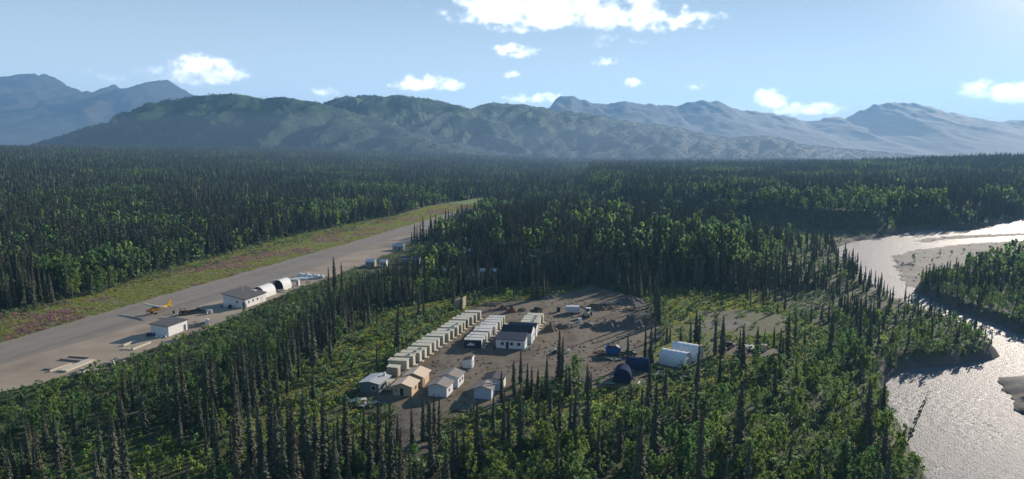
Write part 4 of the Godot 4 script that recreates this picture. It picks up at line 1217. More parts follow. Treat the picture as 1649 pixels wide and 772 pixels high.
	put("deck", Geo.new().box(Vector3(-0.8, 0.15, -1.6), Vector3(0.9, 0.3, 1.3)), M.lumber, lean)
	put("rail", Geo.new().box(Vector3(-0.6, 2.0, -1.5), Vector3(0.7, 2.12, 1.2)), M.lumber, lean)
	var shed0 := thing("brown_shed", "small tan shed with cream front between the slate cabin and the cream row", "shed", Vector3(-31.2, 0.03, -176.0), YAW)
	mono(shed0, 3.0, 2.2, 2.4, 2.3, M.tan_wall, M.cream_roof, 0.12)
	opening(shed0, "door", Vector3(1.5, 0.05, 0.0), 1.0, 1.9, "x", M.cream_wall, M.cream_wall)
	var ply := thing("plywood_cabin", "bare plywood cabin with doorway, front one of the plywood pair", "cabin", Vector3(-26.1, 0.03, -163.0), YAW)
	gable(ply, 4.8, 4.8, 2.4, 0.8, M.plywood, M.plywood_roof, 0.5)
	opening(ply, "door", Vector3(-0.1, 0.05, 2.4), 0.85, 1.9, "z", M.dark, M.plywood_roof)
	opening(ply, "window", Vector3(2.4, 0.9, -0.6), 0.9, 0.9, "x", M.glass, M.plywood_roof)
	opening(ply, "window", Vector3(-1.6, 1.0, 2.4), 0.6, 0.7, "z", M.old_wood, M.plywood_roof)
	var ply2 := thing("plywood_cabin", "bare plywood cabin, rear one of the plywood pair", "cabin", Vector3(-24.2, 0.03, -169.6), YAW)
	gable(ply2, 4.8, 5.2, 2.7, 0.85, M.plywood, M.plywood_roof, 0.5)
	opening(ply2, "door", Vector3(2.4, 0.05, 1.6), 0.85, 1.9, "x", M.old_wood, M.plywood_roof)
	var wh := thing("white_gabled_cabin", "white cabin with brown roof, front one of the white pair", "cabin", Vector3(-17.4, 0.03, -162.4), YAW * 1.3)
	gable(wh, 4.7, 4.6, 2.5, 0.75, M.white_wall, M.brown_roof, 0.35)
	opening(wh, "window", Vector3(2.35, 0.9, 0.4), 0.7, 0.8, "x", M.glass, M.white_wall)
	var wh2 := thing("white_gabled_cabin", "white cabin with brown roof, rear one of the white pair", "cabin", Vector3(-15.3, 0.03, -169.0), YAW * 1.3)
	gable(wh2, 4.9, 4.8, 2.6, 0.8, M.white_wall, M.brown_roof, 0.35)
	for zz in [-1.2, 0.6]: opening(wh2, "window", Vector3(2.45, 1.0, zz), 0.7, 0.8, "x", M.glass, M.white_wall)
	var bl := thing("white_gabled_cabin", "pale blue fronted cabin with brown roof below the dark roofed white cabin", "cabin", Vector3(-6.6, 0.0, -160.6), YAW)
	gable(bl, 4.2, 4.2, 2.5, 0.7, M.pale_blue, M.brown_roof, 0.3)
	var bl2 := thing("white_gabled_cabin", "white cabin with dark roof behind the pale blue fronted one", "cabin", Vector3(-4.4, 0.03, -166.9), YAW)
	gable(bl2, 4.8, 5.0, 2.6, 0.7, M.white_wall, M.dark_roof, 0.3)
	opening(bl2, "door", Vector3(2.4, 0.05, 0.8), 0.8, 1.9, "x", M.offwhite, M.white_wall)
	var sh := thing("white_shed", "lone white shed with black roof out in the dirt yard", "shed", Vector3(-11.9, 0.03, -183.0), YAW)
	mono(sh, 2.5, 2.6, 2.1, 2.7, M.white_wall, M.dark_roof, 0.08)
	put("parapet", Geo.new().box(Vector3(1.15, 2.3, -1.3), Vector3(1.36, 2.95, 1.36)), M.white_wall, sh)
	opening(sh, "door", Vector3(1.25, 0.05, 0.3), 0.8, 1.9, "x", M.offwhite, M.white_wall)
	# outer yard
	var ts := thing("plywood_shed", "tan lean-to shed at the far end of the cream row", "shed", Vector3(-19.4, 0.0, -253.4), YAW * 1.5)
	mono(ts, 3.4, 3.4, 2.6, 3.9, M.tan_wall, M.plywood_roof, 0.15)
	opening(ts, "door", Vector3(0.2, 0.05, 1.7), 0.9, 2.0, "z", M.old_wood, M.plywood)
	var tr := thing("box_trailer", "pale blue box trailer beside the wheel loader", "trailer", Vector3(22.0, 0.03, -244.4), YAW * 0.4)
	put("body", Geo.new().box(Vector3(-2.3, 0.5, -1.1), Vector3(2.3, 2.6, 1.1)), M.pale_blue, tr)
	put("frame", Geo.new().box(Vector3(-2.4, 0.34, -0.9), Vector3(3.2, 0.5, 0.9)), M.dark, tr)
	opening(tr, "door", Vector3(0.8, 0.6, 1.1), 0.7, 1.7, "z", M.offwhite, M.pale_blue)
	for s in [-1, 1]: wheel(tr, Vector3(-0.3, 0.32, s * 1.0), 0.32)
	loader("wheel_loader", "white-cabbed wheel loader working beside the gravel heaps", Vector3(27.0, 0.03, -239.5), 1.2, M.tan_wall)
	truck("pickup_truck", "dark pickup truck parked on the track behind the cream cabins", Vector3(8.9, 0.03, -245.5), 0.9, M.dark_paint)
	drum("white_tank", "white plastic tank standing alone in the upper yard", Vector3(23.3, 0.03, -231.4), M.white_wall, 0.62, 1.35)
	drum("dark_tank", "dark upright tank left of the pale blue box trailer", Vector3(17.0, 0.03, -246.5), M.dark_paint, 0.7, 1.7)
	mound("brown_soil_pile", "peaked brown soil pile beside the short cream row", Vector3(12.6, 0, -220.8), 2.6, 2.2, 2.6, M.brown_soil, 1)
	mound("brown_soil_pile", "low brown soil ridge beside the peaked pile", Vector3(17.0, 0, -224.0), 4.0, 2.0, 1.5, M.brown_soil, 2)
	mound("gravel_heap", "long grey gravel heap in the upper yard", Vector3(32.5, 0, -224.0), 6.5, 4.5, 2.6, M.grey_soil, 3)
	mound("gravel_heap", "tall grey gravel heap at the right end of the long one", Vector3(40.0, 0, -227.0), 5.0, 5.0, 3.4, M.grey_soil, 4)
	mound("gravel_heap", "small dark gravel heap left of the long heap", Vector3(25.3, 0, -225.5), 2.6, 2.0, 1.4, M.grey_soil, 5)
	mound("soil_bank", "low earth bank behind the wheel loader", Vector3(33.0, 0, -252.0), 8.0, 4.0, 1.8, M.brown_soil, 6)
	mound("soil_bank", "bulldozed earth bank at the forest edge", Vector3(46.0, 0, -262.0), 6.0, 7.0, 2.4, M.grey_soil, 7)
	mound("stump_pile", "dark stump pile nearest the tan lean-to shed", Vector3(-3.4, 0, -250.0), 2.2, 1.8, 1.9, M.brown_soil, 8)
	mound("stump_pile", "tallest rusty stump pile beyond the middle cabin row", Vector3(0.0, 0, -246.0), 2.4, 1.8, 2.4, M.rust, 9)
	mound("stump_pile", "small stump pile next to the parked pickup truck", Vector3(3.8, 0, -248.0), 1.8, 1.5, 1.6, M.brown_soil, 10)
	log_pile("brush_pile", "grey tangle of bulldozed logs right of the gravel heaps", Vector3(48.5, 0, -240.0), 26, 7.0, 5.5, 1.6, M.grey_wood, 21)
	log_pile("log_row", "line of felled logs in front of the white tank", Vector3(18.0, 0, -227.5), 9, 5.5, 2.0, 0.4, M.grey_wood, 22)
	log_pile("log_row", "scattered logs between the white tank and the long gravel heap", Vector3(25.0, 0, -228.0), 7, 3.5, 1.2, 0.3, M.grey_wood, 23)
	log_pile("brush_pile", "brush heap at the forest edge behind the grey gravel heaps", Vector3(44.5, 0, -249.0), 22, 5.0, 3.5, 1.4, M.old_wood, 24)
	log_pile("brush_pile", "thin brush line between the earth banks", Vector3(39.0, 0, -259.0), 16, 5.5, 2.0, 0.7, M.grey_wood, 25)
	log_pile("brush_pile", "dark slash heap behind the stump piles", Vector3(-8.0, 0, -257.0), 18, 5.0, 2.5, 0.9, M.old_wood, 26)
	log_pile("brush_pile", "grey slash strewn along the yard above the tents", Vector3(46.0, 0, -214.0), 16, 3.0, 6.0, 0.6, M.grey_wood, 27)
	mound("soil_bank", "grey earth bank left of the upper track", Vector3(14.0, 0, -270.0), 4.0, 2.5, 1.5, M.grey_soil, 11)
	mound("soil_bank", "brown earth bank along the right yard edge", Vector3(47.0, 0, -231.0), 3.0, 5.0, 1.6, M.brown_soil, 12)
	quad("all_terrain_vehicle", "small utility vehicle with pale crates in the open dirt yard", Vector3(13.0, 0.03, -196.4), 1.3, M.dark_paint)
	drum("white_barrel", "white barrel lying beside the small utility vehicle", Vector3(16.6, 0.03, -196.0), M.white_wall, 0.4, 0.9)
	# the blue bin, its truck and the tents
	var bin_ := thing("blue_skip", "bright blue steel skip loaded with scrap beside the tents", "skip", Vector3(29.3, 0.03, -194.4), YAW * 0.6)
	put("body", Geo.new().prism(PackedVector2Array([Vector2(-1.9, 0.25), Vector2(1.9, 0.25), Vector2(2.3, 2.2), Vector2(-2.3, 2.2)]), -1.3, 1.3), M.blue_paint, bin_)
	for x in [-1.6, -0.6, 0.6, 1.6]: put("rib", Geo.new().box(Vector3(x - 0.07, 0.3, 1.303), Vector3(x + 0.07, 2.15, 1.4)), M.blue_paint, bin_)
	put("skid", Geo.new().box(Vector3(-1.8, -0.02, -1.1), Vector3(1.8, 0.25, 1.1)), M.dark, bin_)
	put("tarpaulin", Geo.new().prism(PackedVector2Array([Vector2(-1.9, 2.21), Vector2(1.9, 2.21), Vector2(0.9, 2.75), Vector2(-1.1, 2.85)]), -1.0, 1.0), M.dark_paint, bin_)
	truck("flatbed_truck", "dull green truck behind the spruce beside the blue skip", Vector3(33.2, 0.03, -192.6), 0.25, M.green_paint)
	log_pile("scrap_pile", "rust-brown scrap pile left of the blue skip", Vector3(25.6, 0, -193.8), 14, 2.6, 1.6, 0.9, M.rust, 31)
	log_pile("pallet_pile", "pale broken boards on the ground in front of the blue skip", Vector3(29.0, 0, -189.4), 12, 3.0, 0.8, 0.3, M.lumber, 32)
	var nv := thing("navy_tent", "navy arched tent, nearer one of the two navy tents", "tent", Vector3(28.6, 0.0, -172.2), YAW)
	quonset(nv, 4.6, 5.2, 3.7, M.navy_fabric, M.navy_fabric)
	var nv2 := thing("navy_tent", "navy arched tent, farther one behind the spruces", "tent", Vector3(34.3, 0.0, -182.0), 1.25)
	quonset(nv2, 4.6, 6.2, 3.0, M.navy_fabric, M.navy_fabric)
	var wt := thing("white_tent", "white arched tent, nearer one of the white tent pair", "tent", Vector3(45.2, 0.0, -185.6), 0.95)
	quonset(wt, 5.2, 7.4, 3.9, M.white_fabric, M.offwhite)
	opening(wt, "door", Vector3(0.2, 0.05, 3.62), 1.0, 2.0, "z", M.tan_wall, M.white_fabric)
	var wt2 := thing("white_tent", "white arched tent, farther and larger one of the white tent pair", "tent", Vector3(50.0, 0.0, -191.6), 0.95)
	quonset(wt2, 5.6, 7.6, 4.2, M.white_fabric, M.offwhite)
	opening(wt2, "door", Vector3(-0.4, 0.05, 3.72), 1.4, 2.2, "z", M.white_wall, M.white_fabric)
	tag(put("pale_log", Geo.new().tube(Vector3(21.2, 0.3, -169.4), Vector3(26.2, 0.35, -168.6), 0.3, 0.22, 7), M.grey_wood), "pale peeled log lying in front of the nearer navy tent", "log")
	tag(put("white_pipe", Geo.new().tube(Vector3(31.8, 0.2, -168.4), Vector3(32.6, 0.25, -170.2), 0.2, 0.2, 8), M.white_wall), "short white pipe on the ground right of the nearer navy tent", "pipe")
	log_pile("firewood_pile", "heap of pale firewood below the white tents", Vector3(39.0, 0, -177.0), 16, 2.4, 4.0, 0.5, M.lumber, 33)
	log_pile("deadfall", "fallen grey logs in front of the open dirt yard", Vector3(16.0, 0, -171.0), 12, 5.0, 2.4, 0.4, M.grey_wood, 34)
	log_pile("deadfall", "fallen grey logs below the white tents", Vector3(47.0, 0, -175.0), 16, 6.0, 3.0, 0.4, M.old_wood, 35)
	log_pile("driftwood", "bleached driftwood stranded on the gravel bar inside the bend", Vector3(216, -4.5, -372), 12, 6.0, 4.0, 0.4, M.grey_wood, 51)
	log_pile("driftwood", "driftwood line on the small bar in the near river", Vector3(133, -3.3, -170), 8, 3.0, 5.0, 0.3, M.grey_wood, 52)
	# the junk yard past the white tents
	truck("old_truck", "black truck with white hood in the junk yard", Vector3(64.8, 0.03, -200.4), 0.9, M.dark_paint, M.white_wall)
	log_pile("junk_heap", "heap of dark junk with pale pieces in the junk yard", Vector3(69.5, 0, -197.6), 22, 3.6, 2.2, 1.3, M.dark_paint, 36)
	log_pile("junk_heap", "pale scrap strewn over the dark junk heap", Vector3(69.4, 1.0, -197.0), 12, 2.8, 1.6, 0.9, M.offwhite, 37)
	drum("yellow_tank", "pale yellow tank right of the junk heap", Vector3(74.4, 0.03, -197.8), M.plywood_roof, 0.8, 1.9)
	# salvaged sheets before the slate cabin
	for q in [[-36.4, -157.4, "white metal sheet in the weeds before the slate blue cabin", 0.4], [-33.2, -155.2, "grey metal sheet in the weeds nearer than the white one", 0.5]]:
		var sheet_ := thing("metal_sheet", q[2], "sheet", Vector3(q[0], 0.35, q[1]), q[3])
		put("panel", Geo.new().prism(PackedVector2Array([Vector2(-2.0, -0.1), Vector2(0.2, 0.12), Vector2(1.9, -0.05), Vector2(1.9, 0.0), Vector2(0.2, 0.2), Vector2(-2.0, 0.0)]), -0.8, 0.8), M.metal_roof, sheet_)
	log_pile("rubble_pile", "grey broken boards beside the metal sheets", Vector3(-34.6, 0, -154.6), 16, 3.0, 1.4, 0.5, M.grey_wood, 38)

func gable_x(o: Node3D, w: float, d: float, h: float, rise: float, wall: Material, roof: Material, over := 0.25) -> void:
	# ridge along x, gable ends at +x and -x
	var t := Transform3D(Basis(Vector3.UP, -PI / 2), Vector3.ZERO)
	put("wall", Geo.new().prism(PackedVector2Array([Vector2(-d / 2, -0.2), Vector2(d / 2, -0.2), Vector2(d / 2, h), Vector2(0, h + rise), Vector2(-d / 2, h)]), -w / 2, w / 2, Color.WHITE, t), wall, o)
	var run := d / 2 + over
	var drop := rise * run / (d / 2)
	for s in [-1, 1]:
		var top := h + rise + 0.03
		put("roof", Geo.new().prism(PackedVector2Array([Vector2(s * 0.004, top), Vector2(s * run, top - drop), Vector2(s * run, top - drop + 0.14), Vector2(s * 0.004, top + 0.14)]), -w / 2 - 0.1, w / 2 + 0.1, Color.WHITE, t), roof, o)

func wheel(o: Node3D, at: Vector3, r: float, width := 0.3) -> void:
	var w := put("wheel", Geo.new().tube(at - Vector3(0, 0, width / 2), at + Vector3(0, 0, width / 2), r, r, 12), M.rubber, o)
	put("rim", Geo.new().tube(at - Vector3(0, 0, width / 2 + 0.01), at + Vector3(0, 0, width / 2 + 0.01), r * 0.5, r * 0.5, 8), M.steel, w)

func drum(called: String, label: String, at: Vector3, m: Material, r := 0.32, h := 0.95) -> void:
	var o := thing(called, label, "drum" if r < 0.5 else "tank", at)
	put("barrel", Geo.new().tube(Vector3.ZERO, Vector3(0, h, 0), r, r, 12), m, o)
	for y in [0.05, h * 0.36, h * 0.68, h - 0.02]: put("hoop", Geo.new().tube(Vector3(0, y - 0.025, 0), Vector3(0, y + 0.025, 0), r + 0.02, r + 0.02, 12), m, o)
	put("cap", Geo.new().tube(Vector3(r * 0.5, h, 0), Vector3(r * 0.5, h + 0.06, 0), 0.06, 0.06, 6), M.steel, o)

func truck(called: String, label: String, at: Vector3, turn: float, paint: Material, hood: Material = null) -> void:
	var o := thing(called, label, "truck", at, turn)
	put("bed", Geo.new().box(Vector3(-2.6, 0.6, -0.9), Vector3(-0.2, 0.75, 0.9)), paint, o)
	for s in [-1, 1]: put("bed_side", Geo.new().box(Vector3(-2.6, 0.75, s * 0.86 - 0.04), Vector3(-0.25, 1.15, s * 0.86 + 0.04)), paint, o)
	put("tailgate", Geo.new().box(Vector3(-2.68, 0.6, -0.9), Vector3(-2.605, 1.15, 0.9)), paint, o)
	put("cab", Geo.new().prism(PackedVector2Array([Vector2(-0.2, 0.55), Vector2(1.4, 0.55), Vector2(1.4, 1.2), Vector2(0.95, 1.85), Vector2(-0.1, 1.85), Vector2(-0.2, 1.2)]), -0.88, 0.88), paint, o)
	put("hood", Geo.new().prism(PackedVector2Array([Vector2(1.405, 0.5), Vector2(2.6, 0.5), Vector2(2.6, 1.0), Vector2(1.405, 1.18)]), -0.86, 0.86), hood if hood else paint, o)
	put("windscreen", Geo.new().prism(PackedVector2Array([Vector2(1.36, 1.3), Vector2(1.4, 1.3), Vector2(1.04, 1.8), Vector2(1.0, 1.8)]), -0.75, 0.75), M.glass, o)
	for s in [-1, 1]: put("window", Geo.new().box(Vector3(0.0, 1.25, s * 0.885 - 0.01), Vector3(1.0, 1.7, s * 0.885 + 0.01)), M.glass, o)
	put("bumper", Geo.new().box(Vector3(2.605, 0.45, -0.85), Vector3(2.72, 0.62, 0.85)), M.steel, o)
	for x in [-1.7, 1.8]:
		for s in [-1, 1]: wheel(o, Vector3(x, 0.38, s * 0.8), 0.38)

func quad(called: String, label: String, at: Vector3, turn: float, paint: Material) -> void:
	var o := thing(called, label, "vehicle", at, turn)
	put("body", Geo.new().prism(PackedVector2Array([Vector2(-1.4, 0.35), Vector2(1.4, 0.35), Vector2(1.5, 0.7), Vector2(0.6, 0.95), Vector2(-1.4, 0.8)]), -0.6, 0.6), paint, o)
	put("seat", Geo.new().box(Vector3(-0.5, 0.9, -0.5), Vector3(0.2, 1.2, 0.5)), M.dark, o)
	put("handlebar", Geo.new().tube(Vector3(0.5, 1.3, -0.45), Vector3(0.5, 1.3, 0.45), 0.04, 0.04, 5), M.steel, o)
	put("crate", Geo.new().box(Vector3(-1.35, 0.82, -0.5), Vector3(-0.6, 1.3, 0.5)), M.offwhite, o)
	for s in [-1, 1]:
		put("roll_bar", Geo.new().tube(Vector3(-0.55, 0.85, s * 0.55), Vector3(-0.45, 1.8, s * 0.5), 0.04, 0.04, 5), M.steel, o)
		for x in [-1.0, 1.0]: wheel(o, Vector3(x, 0.34, s * 0.62), 0.34, 0.26)

func loader(called: String, label: String, at: Vector3, turn: float, paint: Material) -> void:
	var o := thing(called, label, "loader", at, turn)
	put("engine_body", Geo.new().prism(PackedVector2Array([Vector2(-2.8, 0.8), Vector2(-0.6, 0.8), Vector2(-0.6, 2.0), Vector2(-2.6, 1.9)]), -0.75, 0.75), paint, o)
	put("cab", Geo.new().prism(PackedVector2Array([Vector2(-0.6, 0.9), Vector2(0.7, 0.9), Vector2(0.6, 2.9), Vector2(-0.55, 2.9)]), -0.65, 0.65), M.glass, o)
	put("cab_roof", Geo.new().box(Vector3(-0.75, 2.9, -0.8), Vector3(0.8, 3.1, 0.8)), M.white_wall, o)
	for q in [[-0.58, 0.66], [0.64, 0.66], [-0.58, -0.66], [0.64, -0.66]]: put("cab_post", Geo.new().box(Vector3(q[0] - 0.06, 0.9, q[1] - 0.06), Vector3(q[0] + 0.06, 2.9, q[1] + 0.06)), M.white_wall, o)
	put("front_frame", Geo.new().box(Vector3(0.7, 0.7, -0.45), Vector3(1.9, 1.3, 0.45)), paint, o)
	for s in [-1, 1]: put("lift_arm", Geo.new().tube(Vector3(0.9, 1.5, s * 0.5), Vector3(3.0, 0.7, s * 0.5), 0.14, 0.11, 6), paint, o)
	put("bucket", Geo.new().prism(PackedVector2Array([Vector2(2.9, 0.15), Vector2(4.1, 0.1), Vector2(3.5, 0.5), Vector2(3.2, 1.25), Vector2(2.9, 1.2)]), -1.25, 1.25), M.steel, o)
	for x in [-1.7, 1.5]:
		for s in [-1, 1]: wheel(o, Vector3(x, 0.75, s * 0.95), 0.75, 0.5)

func mound(called: String, label: String, at: Vector3, rx: float, rz: float, h: float, m: Material, seed_: int) -> void:
	var g := Geo.new()
	var rings := 9
	var seg := 26
	var pt := func(i: int, j: int) -> Vector3:
		var t := float(i) / rings
		var a := TAU * (j % seg) / seg
		var rag := 1.0 + 0.28 * noise.get_noise_2d(cos(a) * 90.0 + seed_ * 77.0, sin(a) * 90.0) + 0.1 * noise.get_noise_2d(cos(a) * 400.0 + seed_ * 31.0, sin(a) * 400.0)
		var p := Vector3(cos(a) * rx * t * rag, 0, sin(a) * rz * t * rag)
		p.y = h * (1.0 - pow(t, 1.35)) * (0.85 + 0.7 * noise.get_noise_2d(p.x * 40.0 + seed_ * 53.0, p.z * 40.0)) + 0.3 * noise.get_noise_2d(p.x * 120.0, p.z * 120.0 + seed_ * 19.0) * (1.0 - t) - 0.06
		return p
	for i in rings:
		for j in seg:
			g.quadc(pt.call(i, j), pt.call(i, j + 1), pt.call(i + 1, j + 1), pt.call(i + 1, j), Color.WHITE, Vector3(0, -h - 4.0, 0))
	var o := put(called, g, m)
	o.position = at
	tag(o, label, "pile", "")

func log_pile(called: String, label: String, at: Vector3, count: int, rx: float, rz: float, h: float, m: Material, seed_: int) -> void:
	var k := RandomNumberGenerator.new()
	k.seed = seed_
	var o := thing(called, label, "pile", at)
	for i in count:
		var p := Vector3(k.randf_range(-rx, rx) * 0.6, k.randf() * h * 0.8 + 0.15, k.randf_range(-rz, rz) * 0.6)
		var a := k.randf() * TAU
		var l := k.randf_range(0.5, 1.6) * minf(1.6, 0.5 + rx * 0.25)
		var d := Vector3(cos(a), k.randf_range(-0.15, 0.25), sin(a)) * l
		p.y = maxf(p.y, absf(d.y) + 0.1)
		var r := k.randf_range(0.08, 0.2)
		var g := Geo.new()
		if i % 3 == 0: g.slab(Vector3.ZERO, Vector3(l * 1.7, r, r * 2.4), Color.WHITE, Transform3D(Basis.from_euler(Vector3(k.randf_range(-0.3, 0.3), a, k.randf_range(-0.2, 0.2))), p))
		else: g.tube(p - d, p + d, r, r * 0.7, 6)
		put("piece", g, m, o)

# ---------------------------------------------------------------- the airstrip
func beam(called: String, label: String, a: Vector3, b: Vector3, w: float, h: float, m: Material, planks := 1) -> void:
	var o := thing(called, label, "lumber", a)
	var d := b - a
	var yaw := atan2(-d.z, d.x)
	for k in planks:
		put("plank", Geo.new().box(Vector3(0.1 * (k % 2), 0, -w / 2 + w * k / planks + 0.02), Vector3(d.length() - 0.15 * ((k + 1) % 2), h - 0.02 * (k % 2), -w / 2 + w * (k + 1) / planks - 0.02), Color.WHITE, Transform3D(Basis(Vector3.UP, yaw), Vector3.ZERO)), m, o)

func make_airstrip() -> void:
	var yaw := -0.239
	var b1 := thing("white_hangar", "white shed with flat grey roof nearest the parked plane", "building", Vector3(-111.0, 0.03, -218.1), yaw)
	mono(b1, 6.3, 8.9, 3.75, 3.3, M.white_wall, M.grey_roof, 0.4, M.grey_roof)
	opening(b1, "door", Vector3(3.15, 0.05, -3.2), 0.9, 2.0, "x", M.dark_paint, M.white_wall)
	put("drain_pipe", Geo.new().tube(Vector3(3.2, 0, 4.3), Vector3(3.2, 3.2, 4.3), 0.06, 0.06, 5), M.offwhite, b1)
	var b2 := thing("airstrip_office", "white building with steep grey roof and corner door by the airstrip", "building", Vector3(-102.4, 0.03, -259.6), yaw)
	mono(b2, 9.3, 13.2, 5.0, 3.2, M.white_wall, M.grey_roof, 0.55, M.navy_paint)
	opening(b2, "door", Vector3(4.0, 0.05, 6.6), 1.0, 2.1, "z", M.rust, M.white_wall)
	opening(b2, "window", Vector3(1.3, 1.7, 6.6), 0.8, 0.8, "z", M.glass, M.white_wall)
	for zz in [4.3, 1.6, -1.2]: opening(b2, "window", Vector3(4.65, 1.4, zz), 0.8, 0.9, "x", M.glass, M.white_wall)
	opening(b2, "door", Vector3(4.65, 0.05, -4.0), 1.0, 2.0, "x", M.offwhite, M.white_wall)
	put("mast", Geo.new().tube(Vector3(-1.6, 4.3, -1.0), Vector3(-1.1, 7.2, -1.0), 0.09, 0.06, 6), M.white_wall, b2)
	put("skylight", Geo.new().box(Vector3(-1.0, 4.0, -5.4), Vector3(1.6, 4.35, -4.2)), M.offwhite, b2)
	var q1 := thing("arched_shelter", "white arched shelter joined to the steep roofed building", "shelter", Vector3(-100.2, 0.03, -273.8), yaw)
	quonset(q1, 6.0, 8.2, 4.4, M.white_fabric, M.dark_paint)
	var q2 := thing("arched_shelter", "white arched shelter with open dark mouth farther up the airstrip", "shelter", Vector3(-97.4, 0.03, -287.4), yaw)
	quonset(q2, 5.4, 6.6, 4.3, M.white_fabric, M.dark_paint, true)
	var wb := thing("white_locker", "small white locker just past the open mouthed shelter", "locker", Vector3(-92.8, 0.03, -294.4), yaw)
	put("body", Geo.new().box(Vector3(-0.6, 0, -0.6), Vector3(0.6, 2.3, 0.6)), M.white_wall, wb)
	put("lid", Geo.new().box(Vector3(-0.68, 2.302, -0.68), Vector3(0.68, 2.4, 0.68)), M.offwhite, wb)
	put("door", Geo.new().box(Vector3(-0.5, 0.1, 0.6), Vector3(0.5, 2.15, 0.65)), M.offwhite, wb)
	log_pile("crate_heap", "pale boards and crates heaped before the open mouthed shelter", Vector3(-97.0, 0, -281.8), 18, 3.2, 1.8, 0.9, M.lumber, 41)
	for k in 4:
		beam("pipe_stack", ["long white boards laid beside the airstrip, nearest of four stacks", "second stack of long white boards beside the airstrip", "third stack of long white boards beside the airstrip", "farthest of four stacks of long white boards beside the airstrip"][k], Vector3(-106.0 + k * 3.4, 0.05, -303.0 - k * 3.2), Vector3(-95.5 + k * 3.0, 0.05, -305.2 - k * 2.2), 1.3, 0.7, M.white_fabric, 4)
	for k in 7:
		var p := Vector3(-98.5 + k * 1.95, 0.03, -316.0 + k * 0.9 + (k % 2) * 1.4)
		var bag := thing("white_sack", ["bulky white sack at the left end of the sack line", "second white sack in the line past the shelters", "slumped third sack in the line past the shelters", "middle sack of the line past the shelters", "fifth white sack in the line past the shelters", "sixth white sack in the line past the shelters", "white sack at the right end of the sack line"][k], "sack", p, k * 0.7, "white sacks past the arched shelters")
		var rings := []
		for y in [[0.0, 0.85], [0.4, 1.05], [1.05, 1.05], [1.5, 0.85], [1.7, 0.4]]:
			var ring := []
			for a in 9: ring.append(Vector3(cos(TAU * a / 9) * y[1] * (1.0 + 0.12 * sin(a * 2.3 + k)), y[0] * (0.9 + 0.08 * (k % 3)), sin(TAU * a / 9) * y[1]))
			rings.append(ring)
		put("bag", Geo.new().loft(rings), M.white_fabric, bag)
		put("loop", Geo.new().tube(Vector3(-0.25, 1.5, 0), Vector3(0, 1.9, 0), 0.04, 0.04, 4).tube(Vector3(0, 1.9, 0), Vector3(0.25, 1.5, 0), 0.04, 0.04, 4), M.offwhite, bag)
	plane_()
	# gear between the plane and the office
	var tc := thing("utility_tractor", "dark brown tractor with canopy parked behind the plane", "tractor", Vector3(-117.6, 0.06, -242.0), 0.3)
	put("body", Geo.new().box(Vector3(-0.3, 0.8, -0.4), Vector3(1.6, 1.5, 0.4)), M.rust, tc)
	put("seat", Geo.new().box(Vector3(-1.0, 1.0, -0.35), Vector3(-0.5, 1.5, 0.35)), M.dark, tc)
	put("canopy", Geo.new().box(Vector3(-1.3, 2.4, -0.8), Vector3(0.4, 2.5, 0.8)), M.old_wood, tc)
	for q in [[-1.2, 0.7], [0.3, 0.7], [-1.2, -0.7], [0.3, -0.7]]: put("post", Geo.new().tube(Vector3(q[0], 0.8, q[1]), Vector3(q[0], 2.4, q[1]), 0.05, 0.05, 4), M.dark, tc)
	put("floor_pan", Geo.new().box(Vector3(-1.3, 0.62, -0.75), Vector3(0.4, 0.79, 0.75)), M.dark, tc)
	for q in [[-0.9, 0.7], [1.2, 0.45]]:
		for s in [-1, 1]: wheel(tc, Vector3(q[0], q[1], s * 0.85), q[1], 0.35)
	truck("flatbed_truck", "dark flatbed truck parked between the plane and the steep roofed building", Vector3(-114.0, 0.06, -244.5), 0.5, M.dark_paint)
	drum("dark_drum", "lone dark drum standing behind the plane tail", Vector3(-122.0, 0.06, -243.6), M.dark, 0.4, 1.0)
	var tank := thing("fuel_tank", "white fuel tank on a stand before the steep roofed building", "tank", Vector3(-109.2, 0.06, -243.4), 0.2)
	put("barrel", Geo.new().tube(Vector3(-0.8, 1.1, 0), Vector3(0.8, 1.1, 0), 0.45, 0.45, 12), M.white_wall, tank)
	for x in [-0.6, 0.6]: put("leg", Geo.new().box(Vector3(x - 0.06, -0.05, -0.4), Vector3(x + 0.06, 0.9, 0.4)), M.white_wall, tank)
	put("pump", Geo.new().box(Vector3(0.85, 0.0, -0.2), Vector3(1.15, 1.3, 0.2)), M.white_wall, tank)
	var gen := thing("generator", "dark generator against the front of the steep roofed building", "generator", Vector3(-105.0, 0.06, -251.6), yaw)
	put("housing", Geo.new().box(Vector3(-0.5, 0.1, -0.4), Vector3(0.5, 1.3, 0.4)), M.dark_paint, gen)
	put("exhaust", Geo.new().tube(Vector3(0.3, 1.3, 0), Vector3(0.3, 2.0, 0), 0.06, 0.06, 6), M.steel, gen)
	put("skid", Geo.new().box(Vector3(-0.6, -0.05, -0.45), Vector3(0.6, 0.095, 0.45)), M.dark, gen)
	drum("blue_drum", "blue drum at the left corner of the steep roofed building", Vector3(-108.4, 0.06, -252.3), M.blue_paint)
	drum("blue_drum", "blue drum at the shaded front of the flat roofed white shed", Vector3(-114.0, 0.06, -214.0), M.blue_paint)
	var junk := [["dark_crate", "dark crate at the left corner of the flat roofed white shed", -115.4, -213.6, M.dark_paint], ["grey_crate", "grey crate on the gravel right of the flat roofed white shed", -105.4, -226.6, M.grey_wood], ["tan_crate", "tan crate among gear right of the flat roofed white shed", -104.6, -228.2, M.tan_wall]]
